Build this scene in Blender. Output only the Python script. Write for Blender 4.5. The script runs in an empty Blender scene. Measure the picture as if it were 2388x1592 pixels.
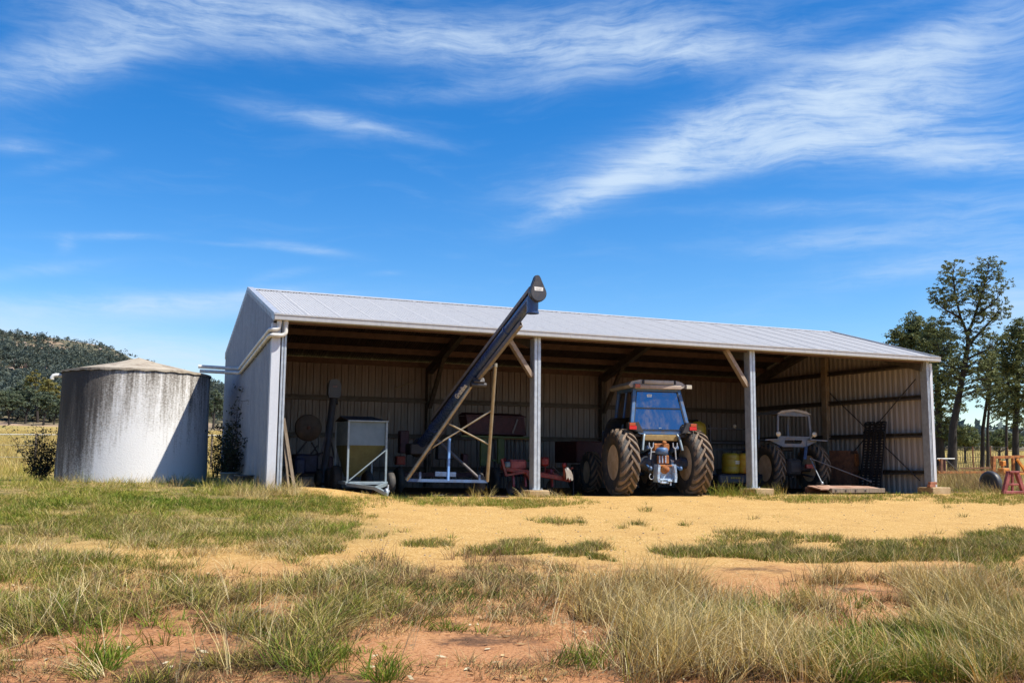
import bpy, math, random
import numpy as np
from mathutils import Vector, Matrix
random.seed(7); RNG = np.random.default_rng(11)
R_ = math.radians
scene = bpy.context.scene
COL = scene.collection

# ------------------------------------------------------------------ camera
FPX, PIT, ROL, YAW = 2261.78, R_(7.013), R_(.5247), R_(22.761)
CAM = np.array([-3.4243, -21.9798, .6213]); PCX, PCY = 1194., 796.
FW = np.array([math.sin(YAW)*math.cos(PIT), math.cos(YAW)*math.cos(PIT), math.sin(PIT)])
RT = np.array([math.cos(YAW), -math.sin(YAW), 0.]); UPV = np.cross(RT, FW)
RT2 = math.cos(ROL)*RT + math.sin(ROL)*UPV
UP2 = -math.sin(ROL)*RT + math.cos(ROL)*UPV
def ray(u, v): return FW + RT2*(u-PCX)/FPX - UP2*(v-PCY)/FPX
def atY(u, v, Y):
    d = ray(u, v); return Vector(CAM + d*(Y-CAM[1])/d[1])
def atX(u, v, X):
    d = ray(u, v); return Vector(CAM + d*(X-CAM[0])/d[0])
def atD(u, v, D): return Vector(CAM + ray(u, v)*D)
cam = bpy.data.cameras.new("camera"); camo = bpy.data.objects.new("camera", cam); COL.objects.link(camo)
cam.sensor_width = 36; cam.sensor_fit = 'HORIZONTAL'; cam.lens = FPX/2388*36; cam.clip_start = .1; cam.clip_end = 6000
M = Matrix(((RT2[0], UP2[0], -FW[0]), (RT2[1], UP2[1], -FW[1]), (RT2[2], UP2[2], -FW[2]))).to_4x4()
M.translation = Vector(CAM); camo.matrix_world = M
scene.camera = camo

# ------------------------------------------------------------------ mesh helpers
class MB:
    """collects shapes; build() links them as one mesh object"""
    def __init__(s): s.v = []; s.f = []; s.sm = []; s.mi = []
    def add(s, vs, fs, smooth=False):
        o = len(s.v); s.v += [Vector(p) for p in vs]
        s.f += [tuple(i+o for i in f) for f in fs]; s.sm += [smooth]*len(fs); return s
    def box(s, c, d, rot=None):
        x, y, z = (k/2 for k in d)
        vs = [Vector(p) for p in ((-x,-y,-z),(x,-y,-z),(x,y,-z),(-x,y,-z),(-x,-y,z),(x,-y,z),(x,y,z),(-x,y,z))]
        if rot is not None: vs = [rot @ p for p in vs]
        c = Vector(c)
        return s.add([p+c for p in vs], [(3,2,1,0),(4,5,6,7),(0,1,5,4),(1,2,6,5),(2,3,7,6),(3,0,4,7)])
    def bbox(s, c, d, b=.01, rot=None):
        """box with chamfered edges"""
        x, y, z = (k/2 for k in d); b = min(b, x*.9, y*.9, z*.9); vs = []; idx = {}
        for sx in (-1,1):
            for sy in (-1,1):
                for sz in (-1,1):
                    for a in range(3):
                        p = [sx*x, sy*y, sz*z]
                        for k in range(3):
                            if k != a: p[k] -= (sx,sy,sz)[k]*b
                        idx[(sx,sy,sz,a)] = len(vs); vs.append(Vector(p))
        fs = []
        S = (-1,1)
        for a in range(3):
            u, w = [k for k in range(3) if k != a]
            for sg in S:
                q = []
                for (su, sw) in ((-1,-1),(1,-1),(1,1),(-1,1)):
                    k = [0,0,0]; k[a]=sg; k[u]=su; k[w]=sw; q.append(idx[(*k, a)])
                fs.append(tuple(q))
        for a in range(3):          # edges along axis a
            u, w = [k for k in range(3) if k != a]
            for su in S:
                for sw in S:
                    q = []
                    for sa, ax in ((-1,u),(1,u),(1,w),(-1,w)):
                        k = [0,0,0]; k[a]=sa; k[u]=su; k[w]=sw; q.append(idx[(*k, ax)])
                    fs.append(tuple(q))
        for sx in S:
            for sy in S:
                for sz in S: fs.append(tuple(idx[(sx,sy,sz,a)] for a in range(3)))
        if rot is not None: vs = [rot @ p for p in vs]
        c = Vector(c)
        return s.add([p+c for p in vs], fs)
    def beam(s, a, b, w, h, up=(0,0,1), cham=0):
        a, b = Vector(a), Vector(b); d = b-a; L = d.length; d.normalize()
        up = Vector(up); x = d.cross(up)
        if x.length < 1e-4: x = d.cross(Vector((1,0,0)))
        x.normalize(); z = x.cross(d).normalized()
        rot = Matrix((x, d, z)).transposed()
        if cham: return s.bbox((a+b)/2, (w, L, h), cham, rot)
        return s.box((a+b)/2, (w, L, h), rot)
    def tube(s, pts, r, n=10, cap=True, smooth=True):
        pts = [Vector(p) for p in pts]; k = len(pts)
        rs = r if isinstance(r, (list, tuple)) else [r]*k
        T = []
        for i in range(k):
            t = (pts[min(i+1,k-1)]-pts[max(i-1,0)]); T.append(t.normalized())
        x = T[0].orthogonal().normalized(); vs = []
        for i in range(k):
            x = (x - T[i]*x.dot(T[i])).normalized(); y = T[i].cross(x)
            for j in range(n):
                a = 2*math.pi*j/n; vs.append(pts[i]+(x*math.cos(a)+y*math.sin(a))*rs[i])
        fs = [(i*n+j, i*n+(j+1)%n, (i+1)*n+(j+1)%n, (i+1)*n+j) for i in range(k-1) for j in range(n)]
        s.add(vs, fs, smooth)
        if cap:
            s.add(vs[:n], [tuple(range(n-1,-1,-1))]); s.add(vs[-n:], [tuple(range(n))])
        return s
    def lathe(s, prof, c=(0,0,0), axis='Z', n=32, smooth=True, rot=None):
        """prof: (radius, height) pairs"""
        vs = []
        for (r, h) in prof:
            for j in range(n):
                a = 2*math.pi*j/n; p = (r*math.cos(a), r*math.sin(a), h)
                if axis == 'X': p = (h, p[0], p[1])
                elif axis == 'Y': p = (p[1], h, p[0])
                vs.append(Vector(p))
        if rot is not None: vs = [rot @ p for p in vs]
        c = Vector(c); vs = [p+c for p in vs]
        fs = [(i*n+j, i*n+(j+1)%n, (i+1)*n+(j+1)%n, (i+1)*n+j) for i in range(len(prof)-1) for j in range(n)]
        s.add(vs, fs, smooth)
        if prof[0][0] > 1e-5: s.add(vs[:n], [tuple(range(n-1,-1,-1))])
        if prof[-1][0] > 1e-5: s.add(vs[-n:], [tuple(range(n))])
        return s
    def prism(s, poly, a, b):
        """poly: list of Vectors (a face); swept from offset a to offset b"""
        a, b = Vector(a), Vector(b); n = len(poly); poly = [Vector(p) for p in poly]
        vs = [p+a for p in poly]+[p+b for p in poly]
        fs = [tuple(range(n-1,-1,-1)), tuple(range(n,2*n))]+[(i,(i+1)%n,n+(i+1)%n,n+i) for i in range(n)]
        return s.add(vs, fs)
    def build(s, name, mat, parent=None, world=False, fix=True, mats=None):
        """world=True: the vertices are world positions and the parent is an unrotated empty"""
        me = bpy.data.meshes.new(name)
        off = parent_origin(parent) if (world and parent) else Vector((0,0,0))
        me.from_pydata([p-off for p in s.v], [], s.f)
        me.polygons.foreach_set('use_smooth', s.sm)
        if fix:
            import bmesh
            bm = bmesh.new(); bm.from_mesh(me); bmesh.ops.recalc_face_normals(bm, faces=bm.faces); bm.to_mesh(me); bm.free()
        if mat: me.materials.append(mat)
        if mats:
            for m2 in mats: me.materials.append(m2)
            me.polygons.foreach_set('material_index', s.mi+[0]*(len(s.f)-len(s.mi)))
        o = bpy.data.objects.new(name, me); COL.objects.link(o)
        if parent: o.parent = parent
        return o
def parent_origin(p):
    v = Vector((0,0,0))
    while p is not None: v += p.location; p = p.parent
    return v
def thing(name, label, cat, loc=(0,0,0), rz=0, group=None):
    o = bpy.data.objects.new(name, None); COL.objects.link(o); o.location = loc; o.rotation_euler = (0,0,rz)
    o.empty_display_size = .2
    return tag(o, label, cat, group)
def tag(o, label, cat, group=None, kind=None):
    if label: o['label'] = label
    if cat: o['category'] = cat
    if group: o['group'] = group
    if kind: o['kind'] = kind
    return o
def dup(root, loc, rz, label, scale=1, sub=None):
    r = root.copy(); COL.objects.link(r); r.location = loc; r.rotation_euler = (0,0,rz); r['label'] = label
    r.scale = (scale,)*3 if not isinstance(scale, tuple) else scale
    for ch in list(root.children):
        c = ch.copy(); COL.objects.link(c); c.parent = r
        for g in ch.children:
            d = g.copy(); COL.objects.link(d); d.parent = c
    return r
def np_mesh(name, V, loops, sizes, mat, cols=None, smooth=False):
    """big meshes straight from numpy: V (n,3), flat loop indices, face sizes, per-vertex colours"""
    me = bpy.data.meshes.new(name); nv, nl, nf = len(V), len(loops), len(sizes)
    me.vertices.add(nv); me.vertices.foreach_set('co', np.ascontiguousarray(V, dtype=np.float32).ravel())
    me.loops.add(nl); me.loops.foreach_set('vertex_index', np.ascontiguousarray(loops, dtype=np.int32))
    st = np.zeros(nf, np.int32); st[1:] = np.cumsum(sizes)[:-1]
    me.polygons.add(nf); me.polygons.foreach_set('loop_start', st); me.polygons.foreach_set('loop_total', np.asarray(sizes, np.int32))
    if smooth: me.polygons.foreach_set('use_smooth', np.ones(nf, bool))
    me.update(calc_edges=True)
    if cols is not None:
        a = me.color_attributes.new('tint', 'FLOAT_COLOR', 'POINT')
        c = np.ones((nv, 4), np.float32); c[:, :3] = cols; a.data.foreach_set('color', c.ravel())
    if mat: me.materials.append(mat)
    o = bpy.data.objects.new(name, me); COL.objects.link(o); return o

# ------------------------------------------------------------------ materials
class NT:
    def __init__(s, nt): s.nt = nt
    def n(s, typ, **kw):
        nd = s.nt.nodes.new(typ)
        for k, v in kw.items(): setattr(nd, k, v)
        return nd
    def l(s, a, b): s.nt.links.new(a, b)
    def put(s, sock, v):
        if hasattr(v, 'links') or isinstance(v, bpy.types.NodeSocket): s.l(v, sock)
        elif v is not None: sock.default_value = v
    def math(s, op, a, b=None, c=None, clamp=False):
        m = s.n('ShaderNodeMath', operation=op); m.use_clamp = clamp
        for i, v in enumerate((a, b, c)):
            if v is not None: s.put(m.inputs[i], v)
        return m.outputs[0]
    def mix(s, f, a, b, blend='MIX'):
        m = s.n('ShaderNodeMix', data_type='RGBA', blend_type=blend)
        s.put(m.inputs[0], f); s.put(m.inputs[6], c4(a)); s.put(m.inputs[7], c4(b)); return m.outputs[2]
    def ramp(s, f, stops):
        r = s.n('ShaderNodeValToRGB'); s.l(f, r.inputs[0]); e = r.color_ramp.elements
        while len(e) < len(stops): e.new(.5)
        for k, (p, c) in zip(e, stops): k.position = p; k.color = c4(c)
        return r.outputs[0]
    def rng(s, f, a, b, c=0., d=1., smooth=True):
        m = s.n('ShaderNodeMapRange'); m.interpolation_type = 'SMOOTHSTEP' if smooth else 'LINEAR'
        s.l(f, m.inputs[0])
        for i, v in zip((1,2,3,4), (a,b,c,d)): m.inputs[i].default_value = v
        return m.outputs[0]
    def noise(s, vec, scale, detail=4, rough=.55, dist=0.):
        t = s.n('ShaderNodeTexNoise'); t.inputs['Scale'].default_value = scale; t.inputs['Detail'].default_value = detail
        t.inputs['Roughness'].default_value = rough; t.inputs['Distortion'].default_value = dist
        if vec is not None: s.l(vec, t.inputs['Vector'])
        return t.outputs['Fac']
    def mapv(s, vec, scale=(1,1,1), loc=(0,0,0), rot=(0,0,0)):
        m = s.n('ShaderNodeMapping'); s.l(vec, m.inputs[0])
        m.inputs['Scale'].default_value = scale; m.inputs['Location'].default_value = loc; m.inputs['Rotation'].default_value = rot
        return m.outputs[0]
def c4(c):
    if isinstance(c, (tuple, list)): return tuple(c)+(1.,) if len(c) == 3 else tuple(c)
    return c
def new_mat(name):
    m = bpy.data.materials.new(name); m.use_nodes = True; t = NT(m.node_tree)
    b = m.node_tree.nodes['Principled BSDF']; return m, t, b
def mat(name, col, col2=None, rough=.6, metal=0., scale=3., amt=1., bump=0., bscale=40., dirt=None, dirt_z=None, spec=.5, coord='Object', stretch=(1,1,1)):
    """base colour with a noise drift to col2, optional dust, fine bump"""
    m, t, b = new_mat(name)
    tc = t.n('ShaderNodeTexCoord').outputs[coord]
    v = t.mapv(tc, stretch)
    c = col
    if col2 is not None:
        f = t.rng(t.noise(v, scale, 6, .62), .35, .65, 0, amt)
        c = t.mix(f, col, col2)
    if dirt is not None:
        f = t.rng(t.noise(tc, scale*2.3, 8, .7), .48, .66, 0, .8)
        c = t.mix(f, c, dirt)
    t.put(b.inputs['Base Color'], c4(c) if isinstance(c, tuple) else c)
    b.inputs['Metallic'].default_value = metal; b.inputs['Specular IOR Level'].default_value = spec
    rn = t.rng(t.noise(tc, scale*4, 4), .3, .7, max(0,rough-.1), min(1,rough+.1)); t.l(rn, b.inputs['Roughness'])
    if bump:
        bp = t.n('ShaderNodeBump'); bp.inputs['Strength'].default_value = bump; bp.inputs['Distance'].default_value = .01
        t.l(t.noise(tc, bscale, 5, .6), bp.inputs['Height']); t.l(bp.outputs[0], b.inputs['Normal'])
    return m
def sheet_mat(name, col, col2, rough=.42, metal=.35, inside=None):
    """zinc-aluminium sheet: fine spangle, faint vertical run marks, dust at the foot"""
    m, t, b = new_mat(name)
    g = t.n('ShaderNodeNewGeometry').outputs['Position']
    f1 = t.rng(t.noise(t.mapv(g, (5,5,.35)), 1.6, 6, .65), .35, .7)
    f2 = t.rng(t.noise(g, 26, 3, .6), .3, .7, 0, .45)
    c = t.mix(f1, col, col2); c = t.mix(f2, c, tuple(k*.82 for k in col))
    z = t.n('ShaderNodeSeparateXYZ'); t.l(g, z.inputs[0])
    low = t.math('MULTIPLY', t.rng(z.outputs[2], -.2, .65, 1, 0), t.rng(t.noise(t.mapv(g, (6,6,1.2)), 1.5, 5), .35, .62, .15, .8))
    c = t.mix(low, c, (.50,.33,.13))
    if inside is not None:      # inner face coloured apart: shed shade and bounced light put into the colour
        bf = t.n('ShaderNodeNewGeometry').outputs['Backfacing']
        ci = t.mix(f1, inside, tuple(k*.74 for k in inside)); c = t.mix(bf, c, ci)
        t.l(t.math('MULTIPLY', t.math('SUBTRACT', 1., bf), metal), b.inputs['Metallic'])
    else: b.inputs['Metallic'].default_value = metal
    t.l(c, b.inputs['Base Color'])
    t.l(t.rng(t.noise(g, 9, 4), .3, .7, rough-.08, rough+.14), b.inputs['Roughness'])
    return m
MZINC = sheet_mat('zinc_sheet', (.47,.50,.54), (.38,.41,.46))
MFLASH = sheet_mat('pale_flashing', (.62,.64,.67), (.54,.56,.60), .4, .1)
INSIDE_SHADE = (.255,.215,.195)  # shade inside the shed, painted into the walls' inner face
MWALL = sheet_mat('wall_sheet', (.27,.295,.34), (.21,.235,.28), .42, .3, INSIDE_SHADE)
MWALLR = sheet_mat('end_wall_sheet_bounce_lit', (.27,.295,.34), (.21,.235,.28), .42, .3, (.40,.35,.31))  # inner face lightened to stand for light bounced in from the yard
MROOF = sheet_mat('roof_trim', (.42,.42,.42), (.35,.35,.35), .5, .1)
MROOFS = sheet_mat('roof_sheet', (.435,.435,.435), (.375,.377,.38), .6, .0, (.06,.045,.042))  # underside colour darkened to stand for the shade below the roof
MGALV = mat('galvanised_steel', (.50,.545,.58), (.40,.43,.46), .42, .4, 8, 1, .05, 90)
MBRACE = mat('brace_steel', (.34,.27,.20), (.26,.19,.13), .6, .1, 5)
MGIRT = mat('girt_steel', (.13,.112,.095), (.09,.078,.068), .55, .2, 5)
MPURL = mat('purlin_steel', (.14,.082,.062), (.10,.06,.046), .6, .1, 4)
MCONC = mat('footing_concrete', (.42,.31,.17), (.32,.21,.10), .9, 0, 4, 1, .6, 60)
MPVC = mat('pvc_pipe', (.70,.69,.64), (.55,.53,.47), .4, 0, 6)
MBRICK = mat('red_brick', (.40,.16,.085), (.30,.11,.06), .9, 0, 9, 1, .4, 60)
MDKBLUE = mat('dark_blue_paint', (.04,.075,.19), (.032,.055,.13), .3, .1, 4)
MBLACKP = mat('black_plastic', (.045,.047,.055), (.065,.06,.06), .42, 0, 5)
MDUSTP = mat('dusty_belt_cover', (.13,.12,.125), (.20,.175,.16), .6, 0, 5)
MGALVT = mat('galvanised_tube', (.34,.30,.22), (.28,.22,.14), .4, .45, 6)  # tan tint stands for golden ground light bounced onto galvanised steel
MWHITE = mat('white_label', (.78,.78,.74), (.66,.65,.6), .5)
MTEXT = mat('letter_paint', (.66,.67,.69), (.50,.52,.55), .5, 0, 14)
MDKTXT = mat('label_print', (.10,.10,.10), None, .6)
MPBLUE = mat('pale_blue_steel', (.07,.13,.26), (.06,.09,.16), .45, 0, 5)
MGREY = mat('grey_paint', (.135,.185,.21), (.11,.155,.18), .5, .1, 2)
MGREYF = mat('pale_grey_frame', (.27,.33,.36), (.21,.26,.28), .45, .15, 6)
MTYRE = mat('tyre_rubber', (.030,.030,.031), (.055,.050,.045), .8, 0, 3, 1, .35, 50, dirt=(.10,.072,.046))
MRIM = mat('dusty_cream_rim', (.62,.47,.31), (.46,.32,.19), .65, 0, 3)
MTBLUE = mat('tractor_blue', (.05,.125,.27), (.07,.14,.27), .4, 0, 3, dirt=(.14,.12,.10))
MTBLUED = mat('dark_tractor_blue', (.028,.06,.125), (.035,.04,.05), .5, 0, 4, dirt=(.13,.075,.045))  # darker copy of the tractor blue with brown dirt on it
MTROOF = mat('tractor_cream_roof', (.40,.36,.31), (.31,.26,.20), .55, 0, 3)
MPALEB = mat('faded_blue_guard', (.42,.56,.70), (.25,.36,.50), .55, .1, 9, dirt=(.28,.13,.06))
MRUST = mat('rust', (.20,.085,.04), (.11,.045,.025), .9, 0, 7, 1, .5, 50)
MORRUST = mat('orange_rust', (.42,.15,.03), (.20,.065,.02), .8, 0, 5, 1, .4, 40)
MORANGE = mat('orange_paint', (.62,.24,.02), (.42,.13,.02), .6, 0, 5)
MRED = mat('red_paint', (.27,.020,.014), (.12,.012,.011), .5, 0, 5, dirt=(.20,.10,.06))
MMAROON = mat('maroon_paint', (.07,.014,.016), (.045,.011,.014), .6, 0, 4)
MOLDRED = mat('faded_red_paint', (.30,.075,.065), (.16,.025,.022), .7, 0, 5)
MGREEN = mat('lime_green_paint', (.075,.11,.02), (.05,.075,.015), .55, 0, 5)
MDARK = mat('dark_iron', (.03,.03,.034), (.05,.042,.04), .6, .2, 5)
MYELL = mat('yellow_plastic', (.38,.28,.015), (.30,.20,.015), .5, 0, 4)
MNAVY = mat('navy_plastic', (.02,.03,.05), (.03,.03,.04), .5)
MOLIVE = mat('hopper_ground_reflection', (.085,.09,.035), (.07,.07,.028), .55, .1, 4)  # olive stands for golden ground light reflected on the grey hopper
MTIMB = mat('weathered_timber', (.24,.19,.14), (.16,.12,.08), .9, 0, 3, 1, .5, 30, stretch=(6,6,.6))
MREDTL = mat('red_lens', (.55,.012,.010), None, .2)
MORLENS = mat('orange_lens', (.40,.07,.015), None, .25)
MLAMP = mat('lamp_glass', (.62,.55,.42), (.5,.42,.3), .2, .2)
MPWHITE = mat('chalky_white_blue', (.16,.19,.24), (.12,.145,.19), .6, 0, 3, dirt=(.26,.20,.15))
MSEAL = mat('black_rubber', (.015,.015,.017), None, .6)
def roof_marks(m):
    t = NT(m.node_tree); b = m.node_tree.nodes['Principled BSDF']; src = b.inputs['Base Color'].links[0].from_socket
    s = t.n('ShaderNodeSeparateXYZ'); t.l(t.n('ShaderNodeNewGeometry').outputs['Position'], s.inputs[0])
    X = t.math('ADD', s.outputs[0], .02); Y = s.outputs[1]
    lap = t.math('LESS_THAN', t.math('FRACT', t.math('DIVIDE', X, .762)), .035)
    c = t.mix(t.math('MULTIPLY', lap, .42), src, (.16,.155,.15))
    fx = t.math('ABSOLUTE', t.math('SUBTRACT', t.math('FRACT', t.math('DIVIDE', X, .228)), .5)); fy = t.math('ABSOLUTE', t.math('SUBTRACT', t.math('FRACT', t.math('DIVIDE', t.math('SUBTRACT', Y, .15), 1.05)), .5))
    dot = t.math('MULTIPLY', t.math('LESS_THAN', fx, .085), t.math('LESS_THAN', fy, .022))
    c = t.mix(t.math('MULTIPLY', dot, .6), c, (.12,.11,.10)); t.l(c, b.inputs['Base Color'])
roof_marks(MROOFS)
def glass_mat(name, tint, refl):
    m, t, b = new_mat(name); nt = m.node_tree
    out = nt.nodes['Material Output']
    g = t.n('ShaderNodeBsdfGlossy'); g.inputs['Roughness'].default_value = .03; g.inputs['Color'].default_value = (.85,.9,1,1)
    tr = t.n('ShaderNodeBsdfTransparent'); tr.inputs[0].default_value = c4(tint)
    mx = t.n('ShaderNodeMixShader'); lw = t.n('ShaderNodeFresnel'); lw.inputs[0].default_value = 1.5
    f = t.math('ADD', lw.outputs[0], refl, clamp=True)
    dn = t.rng(t.noise(t.mapv(t.n('ShaderNodeTexCoord').outputs['Object'], (2,1,.8)), 2.6, 8, .72), .44, .70, .02, .26)
    t.l(f, mx.inputs[0]); t.l(tr.outputs[0], mx.inputs[1]); t.l(g.outputs[0], mx.inputs[2])
    df = t.n('ShaderNodeBsdfDiffuse'); df.inputs[0].default_value = (.35,.28,.2,1)
    m2 = t.n('ShaderNodeMixShader'); t.l(dn, m2.inputs[0]); t.l(mx.outputs[0], m2.inputs[1]); t.l(df.outputs[0], m2.inputs[2])
    t.l(m2.outputs[0], out.inputs[0]); nt.nodes.remove(b); return m
MGLASS = glass_mat('tinted_glass', (.12,.16,.2), .26)
def tint_mat(name, rough=.6, trans=.35, var=None):
    """leaves and blades: colour from the blade's own tint, some light passes through"""
    m, t, b = new_mat(name); nt = m.node_tree; out = nt.nodes['Material Output']
    a = t.n('ShaderNodeVertexColor', layer_name='tint').outputs[0]
    b.inputs['Roughness'].default_value = rough; b.inputs['Specular IOR Level'].default_value = .12
    t.l(a, b.inputs['Base Color'])
    tl = t.n('ShaderNodeBsdfTranslucent'); t.l(a, tl.inputs[0])
    mx = t.n('ShaderNodeMixShader'); mx.inputs[0].default_value = trans
    t.l(b.outputs[0], mx.inputs[1]); t.l(tl.outputs[0], mx.inputs[2]); t.l(mx.outputs[0], out.inputs[0]); return m
MBLADE = tint_mat('grass_blade', .7, .16)
MLEAF = tint_mat('leaf', .55, .25)
MBARK = mat('bark', (.020,.016,.014), (.042,.032,.026), .95, 0, 3, 1, .8, 12, stretch=(4,4,.7))

# ------------------------------------------------------------------ terrain
def sstep(a, b, x):
    t = np.clip((x-a)/(b-a), 0, 1); return t*t*(3-2*t)
def vnoise(x, y, seed=0):
    """smooth value noise, vectorised"""
    xi = np.floor(x).astype(np.int64); yi = np.floor(y).astype(np.int64); fx = x-xi; fy = y-yi
    fx = fx*fx*(3-2*fx); fy = fy*fy*(3-2*fy)
    def h(i, j):
        n = (i*374761393 + j*668265263 + seed*974711) & 0x7fffffff
        n = ((n ^ (n >> 13))*1274126177) & 0x7fffffff
        return ((n ^ (n >> 16)) & 0xffff)/65535.
    return (h(xi,yi)*(1-fx)+h(xi+1,yi)*fx)*(1-fy)+(h(xi,yi+1)*(1-fx)+h(xi+1,yi+1)*fx)*fy
def fbm(x, y, seed=0, o=4):
    s = 0; a = .5
    for k in range(o): s = s+a*vnoise(x*2**k, y*2**k, seed+k); a *= .5
    return s/(1-.5**o)
RIDGE_U = np.array([-600,-200,0,60,130,200,245,270,310,360,420,490,530,640,800,1000,1250,1600,2000,2300,2700])
RIDGE_V = np.array([725,768,786,793,801,811,818,828,848,868,886,905,916,940,985,1015,1035,1040,1040,1043,1050])
_rd = np.array([ray(u, v) for u, v in zip(RIDGE_U, RIDGE_V)])
RIDGE_AZ = np.arctan2(_rd[:,0], _rd[:,1]); RIDGE_S = _rd[:,2]/np.hypot(_rd[:,0], _rd[:,1])
_ff = np.array([ray(u, v) for u, v in ((-300,985),(60,993),(500,1004),(2360,1050),(2800,1060))])
FAR_AZ = np.arctan2(_ff[:,0], _ff[:,1]); FAR_S = _ff[:,2]/np.hypot(_ff[:,0], _ff[:,1])
def zg(x, y):
    x = np.asarray(x, float); y = np.asarray(y, float)
    s = np.clip(-y-1.2, 0, 28)
    z = -.24 - .0325*s + .0*x
    left = sstep(3.2, .2, x)
    z = z + left*.17*sstep(-5, 0, y) + sstep(-1, 3, y)*left*.07
    z = z - .05*sstep(0, 2, y)*sstep(1.5, 3.5, x)*sstep(21, 19, x)
    z = z + .10*np.exp(-((y+.25)/.45)**2)*sstep(.2, .8, x)*sstep(3.2, 1.2, x)
    z = z + .05*(fbm(x*.35+9, y*.35, 3)-.5) + .03*(fbm(x*1.7, y*1.7+4, 5)-.5)*sstep(-1.5, -3, y)
    for o in (-1.02, 1.02):       # wheel tracks running out of the tractor's bay
        z = z - .028*np.exp(-((x-(8.1+o-.035*(y+1)**2*.6))/.20)**2)*sstep(-.3, -1., y)*sstep(-11, -6, y)*(.6+.8*vnoise(y*.9, x*0+o, 8))
    dx, dy = x-CAM[0], y-CAM[1]; r = np.hypot(dx, dy); az = np.arctan2(dx, dy)
    fs = np.interp(az, FAR_AZ, FAR_S)
    t = sstep(28, 190, r)
    z = z*(1-t) + t*(CAM[2] + fs*np.minimum(r, 320))
    rs = np.interp(az, RIDGE_AZ, RIDGE_S); back = np.abs(az-YAW) > 1.2
    rs = np.where(back, .02, rs)
    hz = CAM[2]+rs*620
    t2 = sstep(240, 620, r)
    rough = 1+ .0*r
    z = z*(1-t2)+t2*hz*rough + t2*(1-t2)*4*14*(fbm(x/70., y/70., 21)-.5)*np.clip(rs*8,0,1)
    return z
def zg1(x, y): return float(zg(np.array([x]), np.array([y]))[0])
def gpt(u, v):
    """where the line of sight through a point of the photograph meets the ground; vectorised"""
    u = np.atleast_1d(np.asarray(u, float)); v = np.atleast_1d(np.asarray(v, float))
    D = FW[None]+RT2[None]*((u-PCX)/FPX)[:,None]-UP2[None]*((v-PCY)/FPX)[:,None]
    ts = np.concatenate([np.linspace(3, 40, 150), np.geomspace(41, 900, 120)])
    lo = np.full(len(u), 3.); hi = np.full(len(u), 900.); done = np.zeros(len(u), bool); prev = np.full(len(u), 3.)
    for t in ts:
        P = CAM+D*t; below = (P[:,2] < zg(P[:,0], P[:,1])) & ~done
        lo = np.where(below, prev, lo); hi = np.where(below, t, hi); done |= below
        prev = np.where(done, prev, t)
    for _ in range(12):
        m = (lo+hi)/2; P = CAM+D*m[:,None]; b = P[:,2] < zg(P[:,0], P[:,1]); hi = np.where(b, m, hi); lo = np.where(b, lo, m)
    P = CAM+D*((lo+hi)/2)[:,None]; P[:,2] = zg(P[:,0], P[:,1]); return P, done
def g1(u, v): return Vector(gpt(u, v)[0][0])
def on_ground(x, y): return Vector((x, y, zg1(x, y)))
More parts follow.
